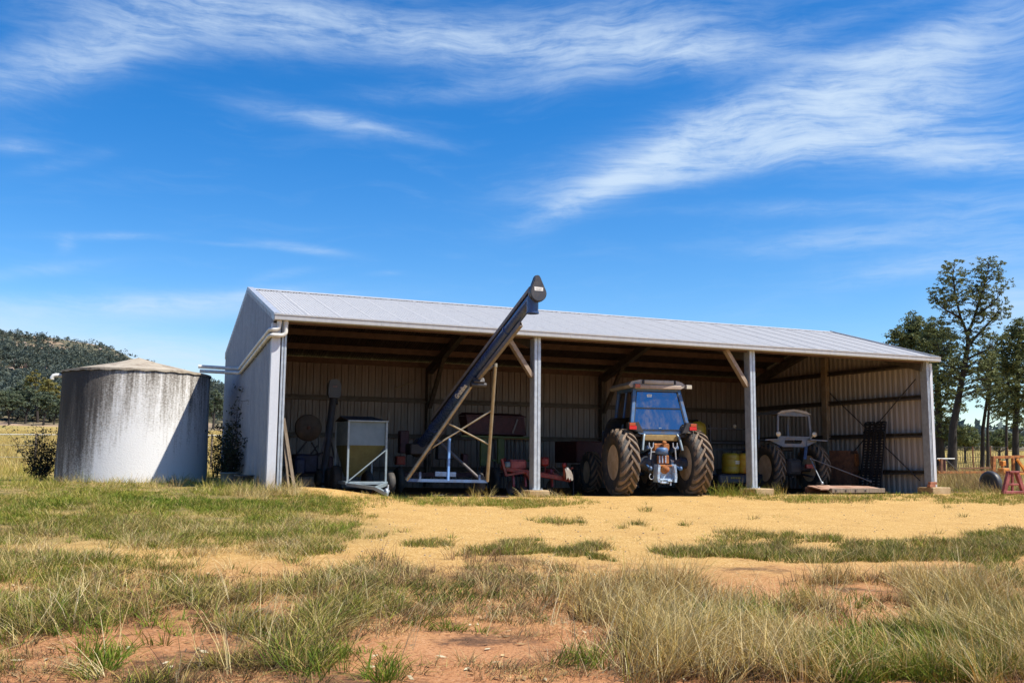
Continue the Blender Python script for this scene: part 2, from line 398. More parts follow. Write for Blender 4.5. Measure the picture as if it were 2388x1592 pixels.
# ------------------------------------------------------------------ ground sheet
def ground_material():
    m, t, b = new_mat('ground_soil')
    g = t.n('ShaderNodeNewGeometry').outputs['Position']
    sp = t.n('ShaderNodeSeparateXYZ'); t.l(g, sp.inputs[0]); X, Y = sp.outputs[0], sp.outputs[1]
    big = t.noise(g, .45, 5, .6); mid = t.noise(g, 2.2, 6, .65); fine = t.noise(g, 38, 5, .7); grit = t.noise(g, 120, 3, .7)
    gold = t.mix(t.rng(mid, .3, .7), (.50,.305,.096), (.43,.25,.073))
    gold = t.mix(t.rng(fine, .50, .66), gold, (.66,.49,.24)); gold = t.mix(t.rng(fine, .47, .36), gold, (.26,.145,.045)); gold = t.mix(t.rng(t.noise(g, .8, 6, .7), .5, .68, 0, .35), gold, (.34,.19,.06))
    red = t.mix(t.rng(mid, .3, .7), (.45,.22,.095), (.37,.16,.065))
    red = t.mix(t.rng(fine, .5, .68, 0, .8), red, (.50,.28,.15)); red = t.mix(t.rng(fine, .47, .36, 0, .8), red, (.14,.055,.025))
    yy = t.math('ADD', Y, t.math('MULTIPLY', t.math('SUBTRACT', big, .5), 7.))
    yy = t.math('ADD', yy, t.math('MULTIPLY', X, .16))
    c = t.mix(t.rng(yy, -15.2, -9.6, 1, 0), gold, red)
    # litter-dark soil between the tufts of the lawn and crusty dark patches near the camera
    lit = t.math('MULTIPLY', t.rng(t.noise(g, 1.1, 7, .72), .52, .66), t.rng(yy, -9.5, -12.5, 0, .85))
    c = t.mix(lit, c, (.085,.05,.03))
    lf = t.math('MULTIPLY', t.rng(X, 1.4, -.6), t.rng(Y, -9.5, -7.0)); lf = t.math('MULTIPLY', lf, t.rng(mid, .3, .6, .35, .95))
    c = t.mix(lf, c, (.15,.125,.045))
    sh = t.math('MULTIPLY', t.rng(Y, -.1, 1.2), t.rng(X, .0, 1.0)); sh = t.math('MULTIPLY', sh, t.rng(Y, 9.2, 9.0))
    c = t.mix(t.math('MULTIPLY', sh, .9), c, (.06,.038,.026))  # shed floor painted near-black to stand for the shade under the roof
    # dry pasture far out
    far = t.math('MAXIMUM', t.rng(Y, 9.5, 13.0), t.math('MULTIPLY', t.rng(Y, 3.5, 6.), t.math('MAXIMUM', t.rng(X, 0.2, -.8), t.rng(X, 20., 21.))))
    past = t.mix(t.rng(t.noise(t.mapv(g, (.12,.12,.12)), 1., 6, .6), .35, .65), (.40,.285,.095), (.30,.24,.07))
    past = t.mix(t.rng(t.noise(g, 1.3, 5, .7), .4, .7, 0, .6), past, (.24,.18,.06))
    c = t.mix(far, c, past)
    # hill slope: leaf litter and pinkish rock
    r = t.n('ShaderNodeVectorMath', operation='DISTANCE'); t.l(g, r.inputs[0]); r.inputs[1].default_value = tuple(CAM)
    hill = t.mix(t.rng(t.noise(t.mapv(g, (.03,.03,.03)), 1., 8, .7), .45, .58), (.12,.11,.065), (.36,.25,.17))
    c = t.mix(t.rng(r.outputs['Value'], 215, 260), c, hill)
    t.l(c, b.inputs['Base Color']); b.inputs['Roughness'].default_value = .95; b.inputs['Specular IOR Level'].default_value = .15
    h = t.math('ADD', t.math('MULTIPLY', fine, .6), t.math('MULTIPLY', grit, .35)); h = t.math('ADD', h, t.math('MULTIPLY', mid, 1.2))
    bp = t.n('ShaderNodeBump'); bp.inputs['Strength'].default_value = .7; bp.inputs['Distance'].default_value = .03
    t.l(h, bp.inputs['Height']); t.l(bp.outputs[0], b.inputs['Normal']); return m
def make_ground():
    na = 900; rr = np.concatenate([np.linspace(.5, 30, 130), np.geomspace(30.6, 700, 110), [900, 1400, 2600]])
    A = np.linspace(0, 2*np.pi, na, endpoint=False); nr = len(rr)
    RR, AA = np.meshgrid(rr, A, indexing='ij'); X = CAM[0]+RR*np.sin(AA); Y = CAM[1]+RR*np.cos(AA); Z = zg(X, Y)
    V = np.concatenate([[[CAM[0], CAM[1], zg1(CAM[0], CAM[1])]], np.stack([X, Y, Z], -1).reshape(-1, 3)])
    i, j = np.meshgrid(np.arange(nr-1), np.arange(na), indexing='ij'); j2 = (j+1) % na
    q = np.stack([1+i*na+j, 1+i*na+j2, 1+(i+1)*na+j2, 1+(i+1)*na+j], -1).reshape(-1, 4)[:, ::-1]
    jj = np.arange(na); tri = np.stack([np.zeros(na, int), 1+jj, 1+(jj+1) % na], -1)[:, ::-1]
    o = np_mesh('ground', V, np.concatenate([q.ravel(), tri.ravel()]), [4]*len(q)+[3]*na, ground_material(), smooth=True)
    o['kind'] = 'structure'
make_ground()

# ------------------------------------------------------------------ daylight
SUN = Vector((1.1, -1., 2.2)).normalized(); SUN_EL = math.asin(SUN.z); SUN_ROT = math.atan2(SUN.x, SUN.y)
sl = bpy.data.lights.new('sun', 'SUN'); sl.energy = 4.2; sl.angle = R_(.53); sl.color = (1, .94, .84)
so = bpy.data.objects.new('sun', sl); COL.objects.link(so); so.rotation_euler = (-SUN).to_track_quat('-Z', 'Y').to_euler(); so.location = (30, -30, 60)
def make_world():
    w = bpy.data.worlds.new('World'); scene.world = w; w.use_nodes = True; t = NT(w.node_tree)
    bg = w.node_tree.nodes['Background']
    sky = t.n('ShaderNodeTexSky'); sky.sky_type = 'NISHITA'; sky.sun_disc = False
    sky.sun_elevation = SUN_EL; sky.sun_rotation = SUN_ROT; sky.air_density = 1.0; sky.dust_density = .25; sky.ozone_density = 3.2; sky.altitude = 300
    hs = t.n('ShaderNodeHueSaturation'); hs.inputs['Hue'].default_value = .506; hs.inputs['Saturation'].default_value = 1.42; hs.inputs['Value'].default_value = .93
    t.l(sky.outputs[0], hs.inputs['Color'])
    d = t.n('ShaderNodeTexCoord').outputs['Generated']; s = t.n('ShaderNodeSeparateXYZ'); t.l(d, s.inputs[0])
    az = t.math('ARCTAN2', s.outputs[0], s.outputs[1]); el = t.math('ARCSINE', s.outputs[2])
    # cirrus: elongated banks given by bearing and height, broken up by streaky noise
    banks = [(120,150,210,55,22,.60),(300,85,170,50,22,.55),(470,45,290,60,3,.78),(860,70,430,46,-4,.58),(1080,95,200,26,-5,.35),(1290,120,380,50,-3,.42),(1480,75,230,62,0,.68),(1150,205,220,22,6,.35),(1640,120,260,30,-8,.45),
             (1400,440,140,22,26,.75),(1530,385,210,32,24,.9),(1790,290,350,56,13,1.0),(2060,245,250,72,2,1.05),(1750,372,330,26,8,.8),(2100,335,330,48,-6,.85),(2330,370,190,32,-8,.75),(1600,330,210,42,20,.55),
             (1990,150,260,34,14,.45),(2270,70,300,48,14,.6),(2180,130,260,26,-4,.4),(1900,60,300,20,6,.25),
             (760,280,150,22,-6,.5),(900,305,120,12,-12,.32),(690,577,85,9,-4,.55),(560,572,90,5,0,.2),(40,342,70,18,4,.35),(150,380,90,16,20,.2),(230,550,130,9,6,.25),(155,570,22,20,60,.25),
             (90,630,160,16,14,.22),(650,640,60,10,12,.25),(890,638,36,6,5,.22),(1950,560,200,30,3,.38),(2200,610,260,30,8,.45),(2050,480,330,22,-2,.3),(2370,700,90,70,0,.5),(2280,520,200,40,4,.35),
             (60,792,640,46,-2,.5),(300,712,420,26,5,.7),(560,690,220,14,8,.3),(250,830,700,40,-2,.6)]
    nb = len(banks); banks = banks+[(20,800,560,62,-3,.75),(380,730,330,30,5,.22),(2340,740,130,90,0,.35)]      # smooth veils low down
    tot = None; smooth = None
    for ib, (u, v, a, b_, ang, k) in enumerate(banks):
        r0 = ray(u, v); a0 = math.atan2(r0[0], r0[1]); e0 = math.asin(r0[2]/np.linalg.norm(r0))
        sc = FPX*(1+((u-PCX)/FPX)**2); ca, sa = math.cos(R_(ang)), math.sin(R_(ang)); ce = math.cos(e0)
        dx = t.math('SUBTRACT', az, a0); dy = t.math('SUBTRACT', el, e0)
        p = t.math('ADD', t.math('MULTIPLY', dx, ca*ce*sc/a), t.math('MULTIPLY', dy, sa*sc/a))
        q = t.math('ADD', t.math('MULTIPLY', dx, -sa*ce*sc/b_), t.math('MULTIPLY', dy, ca*sc/b_))
        e = t.math('ADD', t.math('MULTIPLY', p, p), t.math('MULTIPLY', q, q))
        g = t.math('MULTIPLY', t.math('EXPONENT', t.math('MULTIPLY', e, -.9)), k)
        if ib < nb: tot = g if tot is None else t.math('ADD', tot, g)
        else: smooth = g if smooth is None else t.math('ADD', smooth, g)
    cb = t.n('ShaderNodeCombineXYZ'); t.l(az, cb.inputs[0]); t.l(el, cb.inputs[1])
    warp = t.n('ShaderNodeTexNoise'); warp.inputs['Scale'].default_value = 5.; warp.inputs['Detail'].default_value = 3
    t.l(cb.outputs[0], warp.inputs['Vector'])
    wv = t.n('ShaderNodeVectorMath', operation='MULTIPLY_ADD'); t.l(warp.outputs['Color'], wv.inputs[0]); wv.inputs[1].default_value = (.11,.06,0); t.l(cb.outputs[0], wv.inputs[2])
    st1 = t.noise(t.mapv(wv.outputs[0], (3.2, 17, 1), rot=(0,0,R_(-11))), 2.6, 9, .62, .3)
    st2 = t.noise(t.mapv(wv.outputs[0], (7, 52, 1), rot=(0,0,R_(-14))), 2.6, 9, .70, .35)
    fl = t.noise(wv.outputs[0], 42, 5, .6, .3)
    n = t.math('ADD', t.math('MULTIPLY', st1, .54), t.math('MULTIPLY', st2, .35)); n = t.math('ADD', n, t.math('MULTIPLY', fl, .11))
    n = t.rng(n, .35, .69, .16, 1.2)
    veil = t.math('MULTIPLY', t.rng(st1, .48, .78, 0, .05), 1.)
    cov = t.math('ADD', t.math('ADD', t.math('MULTIPLY', tot, n), veil), smooth)
    cov = t.math('SUBTRACT', 1., t.math('EXPONENT', t.math('MULTIPLY', cov, -1.05)))
    cov = t.math('MINIMUM', cov, .86)
    up = t.rng(s.outputs[2], -.02, .02); cov = t.math('MULTIPLY', cov, up)
    c = t.mix(cov, hs.outputs[0], CLOUD)
    t.l(c, bg.inputs['Color']); bg.inputs['Strength'].default_value = SKYK
CLOUD = (3.7, 4.5, 5.4); SKYK = .1
make_world()
scene.view_settings.view_transform = 'Standard'; scene.view_settings.look = 'None'
scene.view_settings.exposure = 0.9; scene.view_settings.gamma = 1
# ------------------------------------------------------------------ machinery shed
B = 6.5; XL, XR = -.02, 19.64; DEP = 8.95; RIDZ, EAVZ = 5.14, 3.80
def roof_z(y): return EAVZ + (RIDZ-EAVZ)*(1-abs(y-DEP/2)/(DEP/2+.2))
def sheet(prof_u, prof_w, path, up, name, m, parent):
    """corrugated sheet: profile (u along, w out) drawn from the lower path to the upper path; path(u,w,k) -> point"""
    mb = MB(); n = len(prof_u); K = len(path)
    vs = [path[k](u, w) for k in range(K) for u, w in zip(prof_u, prof_w)]
    fs = [(k*n+i, k*n+i+1, (k+1)*n+i+1, (k+1)*n+i) for k in range(K-1) for i in range(n-1)]
    if up: fs = [f[::-1] for f in fs]
    mb.add(vs, fs); return mb.build(name, m, parent, world=True, fix=False)
def wall_profile(L, pitch=.225, h=.034, wide=False):
    u, w = [], []; x = 0
    while x < L:
        for du, ww in ((0,0),(.10,0),(.145,h),(.18,h)) if wide else ((0,0),(.062,0),(.078,.006),(.094,0),(.170,0),(.182,h),(.213,h)):
            if x+du <= L: u.append(x+du); w.append(ww)
        x += pitch
    u.append(L); w.append(0); return u, w
def roof_profile(L, pitch=.076, h=.009):
    u = np.arange(0, L, pitch/6); w = h*np.cos(u*2*np.pi/pitch)
    lap = (u % .762); w = w + np.where(lap < .05, .012, 0); return list(u), list(w)
def build_shed():
    S = thing('machinery_shed', 'long open-fronted farm shed of grey corrugated steel with a low gable roof', 'shed', (9.75, DEP/2, 0))
    rp = roof_profile(XR-XL)
    yf, yb = -.16, DEP+.16
    sl_n = Vector((0, -(RIDZ-EAVZ), DEP/2+.2)).normalized()
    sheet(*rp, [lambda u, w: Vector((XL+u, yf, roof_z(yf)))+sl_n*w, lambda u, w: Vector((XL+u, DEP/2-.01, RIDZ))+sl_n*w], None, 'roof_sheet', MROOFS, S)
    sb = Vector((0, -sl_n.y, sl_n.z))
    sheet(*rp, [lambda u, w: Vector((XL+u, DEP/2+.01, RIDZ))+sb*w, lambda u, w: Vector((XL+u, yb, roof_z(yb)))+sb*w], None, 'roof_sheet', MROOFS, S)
    rc = MB(); nn = 260
    for sg in (-1, 1):       # scalloped ridge capping
        a = [(XL-.02+(XR-XL+.04)*i/nn) for i in range(nn+1)]
        vs = [(x, DEP/2, RIDZ+.035) for x in a]+[(x, DEP/2+sg*(.17+(.012 if i % 2 else 0)), roof_z(DEP/2+.17)+(.014 if i % 2 else .024)) for i, x in enumerate(a)]
        rc.add(vs, [(i, i+1, nn+2+i, nn+1+i) for i in range(nn)])
    rc.build('ridge_cap', MROOF, S, world=True, fix=False)
    # gutter: quad profile, open above
    gp = [(-.02,3.80),(-.02,3.69),(-.25,3.69),(-.262,3.70),(-.262,3.79),(-.275,3.80),(-.275,3.83),(-.255,3.83),(-.25,3.81),(-.25,3.705),(-.035,3.705),(-.035,3.80)]
    g = MB(); g.prism([(0,y,z) for y, z in gp], (XL-.015,0,0), (XR+.015,0,0))
    for x in (XL-.0165, XR+.0165): g.box((x,-.14,3.755), (.003,.24,.13))
    for i in range(1, 8):    # overlap joints
        x = XL+i*2.44; g.box((x,-.2645,3.745), (.035,.003,.085))
    go = g.build('gutter', MROOF, S, world=True)
    for x in (XL-.012, XR+.012):          # barge flashing along the rakes
        b = MB()
        for sg in (-1, 1):
            ye = -.2 if sg < 0 else DEP+.2
            A, Bv = Vector((x, ye, roof_z(ye)-.03)), Vector((x, DEP/2, RIDZ-.03))
            dz = Vector((0,0,.17)); o = .02 if x < 1 else -.02
            b.prism([A-dz*.55, Bv-dz*.55, Bv+dz*.45, A+dz*.45], (-.012,0,0), (.012,0,0))
            b.prism([A+dz*.45, Bv+dz*.45, Bv+dz*.45+Vector((0,0,.012)), A+dz*.45+Vector((0,0,.012))], (-.014,0,0), (.13 if x < 1 else .014,0,0))
        b.build('barge_flashing', MZINC if x < 1 else MROOF, S, world=True)
    # walls
    u, w = wall_profile(DEP-.2, .225, .055, True)
    def topz(y): return min(roof_z(y)-.03, 9)
    zb = -.45
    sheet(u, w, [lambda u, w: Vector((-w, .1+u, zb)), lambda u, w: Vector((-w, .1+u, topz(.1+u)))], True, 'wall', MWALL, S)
    ur, wr = wall_profile(DEP-.2, .225, .046, True)
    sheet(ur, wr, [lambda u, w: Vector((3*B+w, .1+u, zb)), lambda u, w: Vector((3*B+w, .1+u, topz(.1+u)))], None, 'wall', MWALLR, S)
    u, w = wall_profile(3*B)
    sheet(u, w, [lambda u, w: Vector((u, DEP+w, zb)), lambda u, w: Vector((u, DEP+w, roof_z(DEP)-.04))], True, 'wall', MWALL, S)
    # corner flashings
    f = MB(); f.box((.055,-.012,1.79), (.19,.004,3.72)); f.box((-.042,.07,1.79), (.004,.16,3.72)); f.build('corner_flashing', MFLASH, S, world=True)
    f = MB(); f.box((3*B+.0,-.012,1.79), (.10,.004,3.72)); f.box((3*B+.052,.09,1.79), (.004,.2,3.72)); f.build('corner_flashing', MFLASH, S, world=True)
    f = MB(); f.box((-.034,DEP+.0,1.79), (.004,.16,3.78)); f.box((.04,DEP+.045,1.79), (.15,.004,3.78)); f.build('corner_flashing', MZINC, S, world=True)
    # front columns (back-to-back channels), rear columns, gable posts
    def col(x, y, z0, z1, w=.18, d=.28, m=None):
        c = MB()
        hw = w/2
        for sg in (-1, 1): c.bbox((x+sg*(hw/2+.002), y+d/2, (z0+z1)/2), (hw-.004, d, z1-z0), .012)
        c.box((x, y+.06, z0+.006), (w+.10, .2, .012))
        for sx in (-1, 1): c.lathe([(.014,0),(.014,.03)], (x+sx*(hw+.03), y-.02, z0+.012), n=6)
        return c.build('column', m or MGALV, S, world=True)
    col(.235, 0, -.06, 3.74, .12, .28); col(B, 0, -.08, 3.74); col(2*B, 0, -.05, 3.74); col(3*B-.10, .0, -.03, 3.74, .10, .28)
    for i in range(4): col([.12,B,2*B,3*B-.12][i], DEP-.30, -.25, roof_z(DEP)-.22, .16, .28, MGIRT)
    for x in (.17, 3*B-.17): col(x, DEP/2-.14, -.25, roof_z(DEP/2)-.15, .16, .25, MBRACE)
    # rafters
    for x in (.13, B, 2*B, 3*B-.13):
        r = MB()
        for sg in (-1, 1):
            ye = .16 if sg < 0 else DEP-.1
            A, Bv = Vector((x, ye, roof_z(ye)-.36)), Vector((x, DEP/2, RIDZ-.36))
            for o in (-.045, .045): r.beam(A+Vector((o,0,0)), Bv+Vector((o,0,0)), .08, .25)
        r.build('rafter', MGIRT, S, world=True)
    # purlins: C sections along the roof
    for sg in (-1, 1):
        for k in range(5):
            y = (.12+k*1.05) if sg < 0 else DEP-(.12+k*1.05)
            z = roof_z(y)-.045
            p = MB(); p.box((9.75,y,z-.09), (3*B-.1,.004,.18)); p.box((9.75,y+.032,z-.002), (3*B-.1,.06,.003)); p.box((9.75,y+.032,z-.178), (3*B-.1,.06,.003)); p.box((9.75,y+.062,z-.165), (3*B-.1,.003,.024))
            p.build('purlin', MPURL, S, world=True)
    def girt(a, b, n):
        g = MB(); a, b, n = Vector(a), Vector(b), Vector(n)
        d = (b-a)
        g.beam(a+n*.09, b+n*.09, .18, .004); g.beam(a+n*.178+Vector((0,0,-.012)), b+n*.178+Vector((0,0,-.012)), .004, .03)
        g.beam(a+n*.004+Vector((0,0,-.05)), b+n*.004+Vector((0,0,-.05)), .003, .1)
        g.beam(a+n*.176+Vector((0,0,-.115)), b+n*.176+Vector((0,0,-.115)), .003, .05); g.beam(a+n*.09+Vector((0,0,-.14)), b+n*.09+Vector((0,0,-.14)), .17, .003)
        return g.build('girt', MGIRT, S, world=True)
    for z in (.40, 1.46, 2.64): girt((.2,DEP-.01,z), (3*B-.2,DEP-.01,z), (0,-1,0))
    for z in (.45, 1.58, 2.72, 3.72):
        girt((.01,.3,z), (.01,DEP-.3,z), (1,0,0)); girt((3*B-.01,.3,z), (3*B-.01,DEP-.3,z), (-1,0,0))
    # knee braces from the columns up to the rafters/eaves
    for i, x in enumerate((B, 2*B)):
        k = MB(); k.beam((x-.10,.14,2.72), (x-.80,.14,3.72), .10, .16, (0,1,0)); k.build('knee_brace', MBRACE, S, world=True)
    for x in (B, 2*B):
        for (y0, y1) in ((DEP-.3, DEP-1.7),):
            k = MB(); k.beam((x,y0,2.35), (x,y1,roof_z(y1)-.42), .12, .12); k.build('knee_brace', MGIRT, S, world=True)
    # tension rods on the right end wall
    for (y0, z0, y1, z1) in ((.4,.15,4.2,3.0), (4.2,.2,.4,3.2)):
        k = MB(); k.tube([(3*B-.20,y0,z0), (3*B-.20,y1,z1)], .018, 6); k.build('brace_rod', MDARK, S, world=True)
    # concrete footings
    for (x, y, wx, wy, z0, z1) in ((B,.10,.55,.5,-.6,-.085), (2*B+.05,.0,.62,.7,-.6,-.055), (3*B-.05,.02,.72,.6,-.7,-.035), (.2,.0,.75,.5,-.5,-.065)):
        f = MB(); f.bbox((x,y,(z0+z1)/2), (wx,wy,z1-z0), .02)
        f.build('footing', MCONC, S, world=True)
    # rainwater pipes: gutter outlet, elbow round the corner, along the wall, across to the tank
    def bend(pts, r=.10, n=5):
        pts = [Vector(p) for p in pts]; out = [pts[0]]
        for i in range(1, len(pts)-1):
            a = (pts[i-1]-pts[i]); b = (pts[i+1]-pts[i]); k = min(r, a.length*.45, b.length*.45); a.normalize(); b.normalize()
            p0, p1 = pts[i]+a*k, pts[i]+b*k
            for j in range(n+1):
                q = j/n; out.append(p0*(1-q)**2 + pts[i]*2*q*(1-q) + p1*q*q)
        return out+[pts[-1]]
    for (xo, zt, zc, zw, ze) in ((.09, 3.70, 3.49, 3.03, 3.08), (.24, 3.70, 3.36, 2.90, 2.96)):
        xo2 = -.10
        ys = -.14
        pa = [(xo,ys,zt), (xo,ys,zc), (xo2,ys,zc-.005), (xo2,5.05 if zt-zc < .3 else 4.85,zw), (-1.15 if zt-zc < .3 else -1.1,5.2,ze-.02)]
        p = MB(); p.tube(bend(pa, .11), .047, 12)
        for q in ((xo,ys,zt-.05),): p.lathe([(.055,-.04),(.055,.04)], q, n=12)
        for fr in (.3, .72):
            a, b_ = Vector(pa[2]), Vector(pa[3]); c = a+(b_-a)*fr; p.tube([c-(b_-a).normalized()*.05, c+(b_-a).normalized()*.05], .054, 12)
        dp = p.build('downpipe', MPVC, S, world=True)
        for fr in (.15, .5, .9):
            br = MB(); c = Vector(pa[2])+(Vector(pa[3])-Vector(pa[2]))*fr; br.box((-.055, c.y, c.z), (.05,.03,.13)); br.build('pipe_bracket', MGALV, dp, world=True)
    return S
build_shed()

# ------------------------------------------------------------------ concrete water tank
def tank_material():
    m, t, b = new_mat('stained_concrete')
    o = t.n('ShaderNodeTexCoord').outputs['Object']; s = t.n('ShaderNodeSeparateXYZ'); t.l(o, s.inputs[0])
    ang = t.math('ARCTAN2', s.outputs[1], s.outputs[0]); cb = t.n('ShaderNodeCombineXYZ'); t.l(ang, cb.inputs[0]); t.l(s.outputs[2], cb.inputs[1])
    st = t.noise(t.mapv(cb.outputs[0], (3.6,.14,1)), 2.1, 7, .66)
    st2 = t.noise(t.mapv(cb.outputs[0], (13,.35,1)), 2.0, 6, .7)
    sp = t.noise(t.mapv(o, (1,1,1.6)), 21, 4, .7)
    pl = t.noise(o, 1.1, 5, .6)
    top = t.rng(s.outputs[2], 0.2, 3.1, -.17, .20, False)
    k = t.math('ADD', t.math('MULTIPLY', st, .58), t.math('MULTIPLY', st2, .34)); k = t.math('ADD', k, t.math('MULTIPLY', pl, .12)); k = t.math('ADD', k, top)
    # the weather side (towards the west) carries the darkest runs
    side = t.math('MULTIPLY', t.rng(t.math('COSINE', t.math('ADD', ang, R_(-192+0))), .45, 1.0), .34); k = t.math('ADD', k, side)
    k = t.math('ADD', k, t.math('MULTIPLY', t.math('SUBTRACT', sp, .5), .42))
    c = t.ramp(k, [(.47,(.72,.715,.70)), (.57,(.53,.515,.49)), (.65,(.31,.29,.26)), (.75,(.13,.115,.10)), (.92,(.055,.05,.046))])
    t.l(c, b.inputs['Base Color']); b.inputs['Roughness'].default_value = .92; b.inputs['Specular IOR Level'].default_value = .2
    bp = t.n('ShaderNodeBump'); bp.inputs['Strength'].default_value = .55; bp.inputs['Distance'].default_value = .012
    t.l(sp, bp.inputs['Height']); t.l(bp.outputs[0], b.inputs['Normal']); return m
def build_tank():
    c = atD(323, 860, 26.0); R = 1.85; z0 = -.3; rim = atD(309, 858, 24.0).z
    T = thing('water_tank', 'round concrete rainwater tank streaked with dark stains beside the shed', 'water tank', (c.x, c.y, 0))
    H = rim
    MT = tank_material()
    b = MB(); n = 96
    prof = [(R+.035,z0),(R+.03,.4),(R+.012,1.2),(R,2.0),(R-.002,H-.05),(R-.02,H)]
    b.lathe(prof, n=n); b.build('tank_wall', MT, T)
    MLID = mat('tank_lid_concrete', (.43,.375,.29), (.32,.27,.20), .92, 0, 1.2, 1, .4, 30, dirt=(.17,.12,.08))
    r = MB(); ap = .43
    vs = []; fs = []; K = 9
    for k in range(K+1):
        q = k/K; rr = (R+.03)*(1-q); zz = H+.025+ap*(q**1.15)
        for j in range(n):
            a = 2*math.pi*j/n; vs.append((rr*math.cos(a), rr*math.sin(a), zz+.008*math.sin(a*5+k)))
    fs = [(k*n+j, k*n+(j+1)%n, (k+1)*n+(j+1)%n, (k+1)*n+j) for k in range(K) for j in range(n)]
    r.add(vs, fs, True)
    edge = [((R+.03)*math.cos(2*math.pi*j/n), (R+.03)*math.sin(2*math.pi*j/n)) for j in range(n)]
    r.add([(x,y,H-.03+.012*math.sin(j*1.7)) for j, (x, y) in enumerate(edge)]+vs[:n], [(j,(j+1)%n,n+(j+1)%n,n+j) for j in range(n)])
    r.build('tank_roof', MLID, T, fix=False)
    # overflow elbow on the west side
    vd = Vector((c.x-CAM[0], c.y-CAM[1], 0)).normalized(); d = Vector((-vd.y, vd.x, 0)); p0 = d*(R-.05)+Vector((0,0,H-.09)); p = MB()
    p.tube([p0, p0+d*.20, p0+d*.25+Vector((0,0,-.015)), p0+d*.28+Vector((0,0,-.06)), p0+d*.285+Vector((0,0,-.11))], .055, 12); p.build('overflow_pipe', MPVC, T)
    return T
build_tank()
# ------------------------------------------------------------------ machines and goods
YAX = Vector((0,1,0))
def rotz(a): return Matrix.Rotation(a, 3, 'Z')
def text_on(body, size, origin, xdir, ydir, name, m, parent, depth=.002, wrap=None):
    """lettering as thin solid letters lying on a surface (origin = lower left corner)"""
    cu = bpy.data.curves.new(name, 'FONT'); cu.body = body; cu.size = size; cu.extrude = depth; cu.resolution_u = 3; cu.offset = size*.03
    to = bpy.data.objects.new(name, cu); COL.objects.link(to)
    dg = bpy.context.evaluated_depsgraph_get(); dg.update(); me = bpy.data.meshes.new_from_object(to.evaluated_get(dg))
    COL.objects.unlink(to); bpy.data.objects.remove(to)
    if wrap:
        import bmesh
        bm = bmesh.new(); bm.from_mesh(me); bmesh.ops.triangulate(bm, faces=bm.faces)
        for _ in range(4):
            lg = [e for e in bm.edges if e.calc_length() > size*.12]
            if not lg: break
            bmesh.ops.subdivide_edges(bm, edges=lg, cuts=1); bmesh.ops.triangulate(bm, faces=bm.faces)
        bm.to_mesh(me); bm.free()
    if wrap:                 # bend the letters round a tube of this radius, middle of the x-height on top
        ym = size*.25
        for v in me.vertices:
            a = (v.co.y-ym)/wrap; rr = wrap+v.co.z; v.co.y = ym+rr*math.sin(a); v.co.z = rr*math.cos(a)-wrap
    x = Vector(xdir).normalized(); y = (Vector(ydir)-x*Vector(ydir).dot(x)).normalized(); z = x.cross(y)
    me.transform(Matrix((x, y, z)).transposed().to_4x4())
    me.transform(Matrix.Translation(Vector(origin)-(parent_origin(parent) if parent else Vector((0,0,0)))))
    me.materials.clear(); me.materials.append(m)
    o = bpy.data.objects.new(name, me); COL.objects.link(o)
    if parent: o.parent = parent
    return o

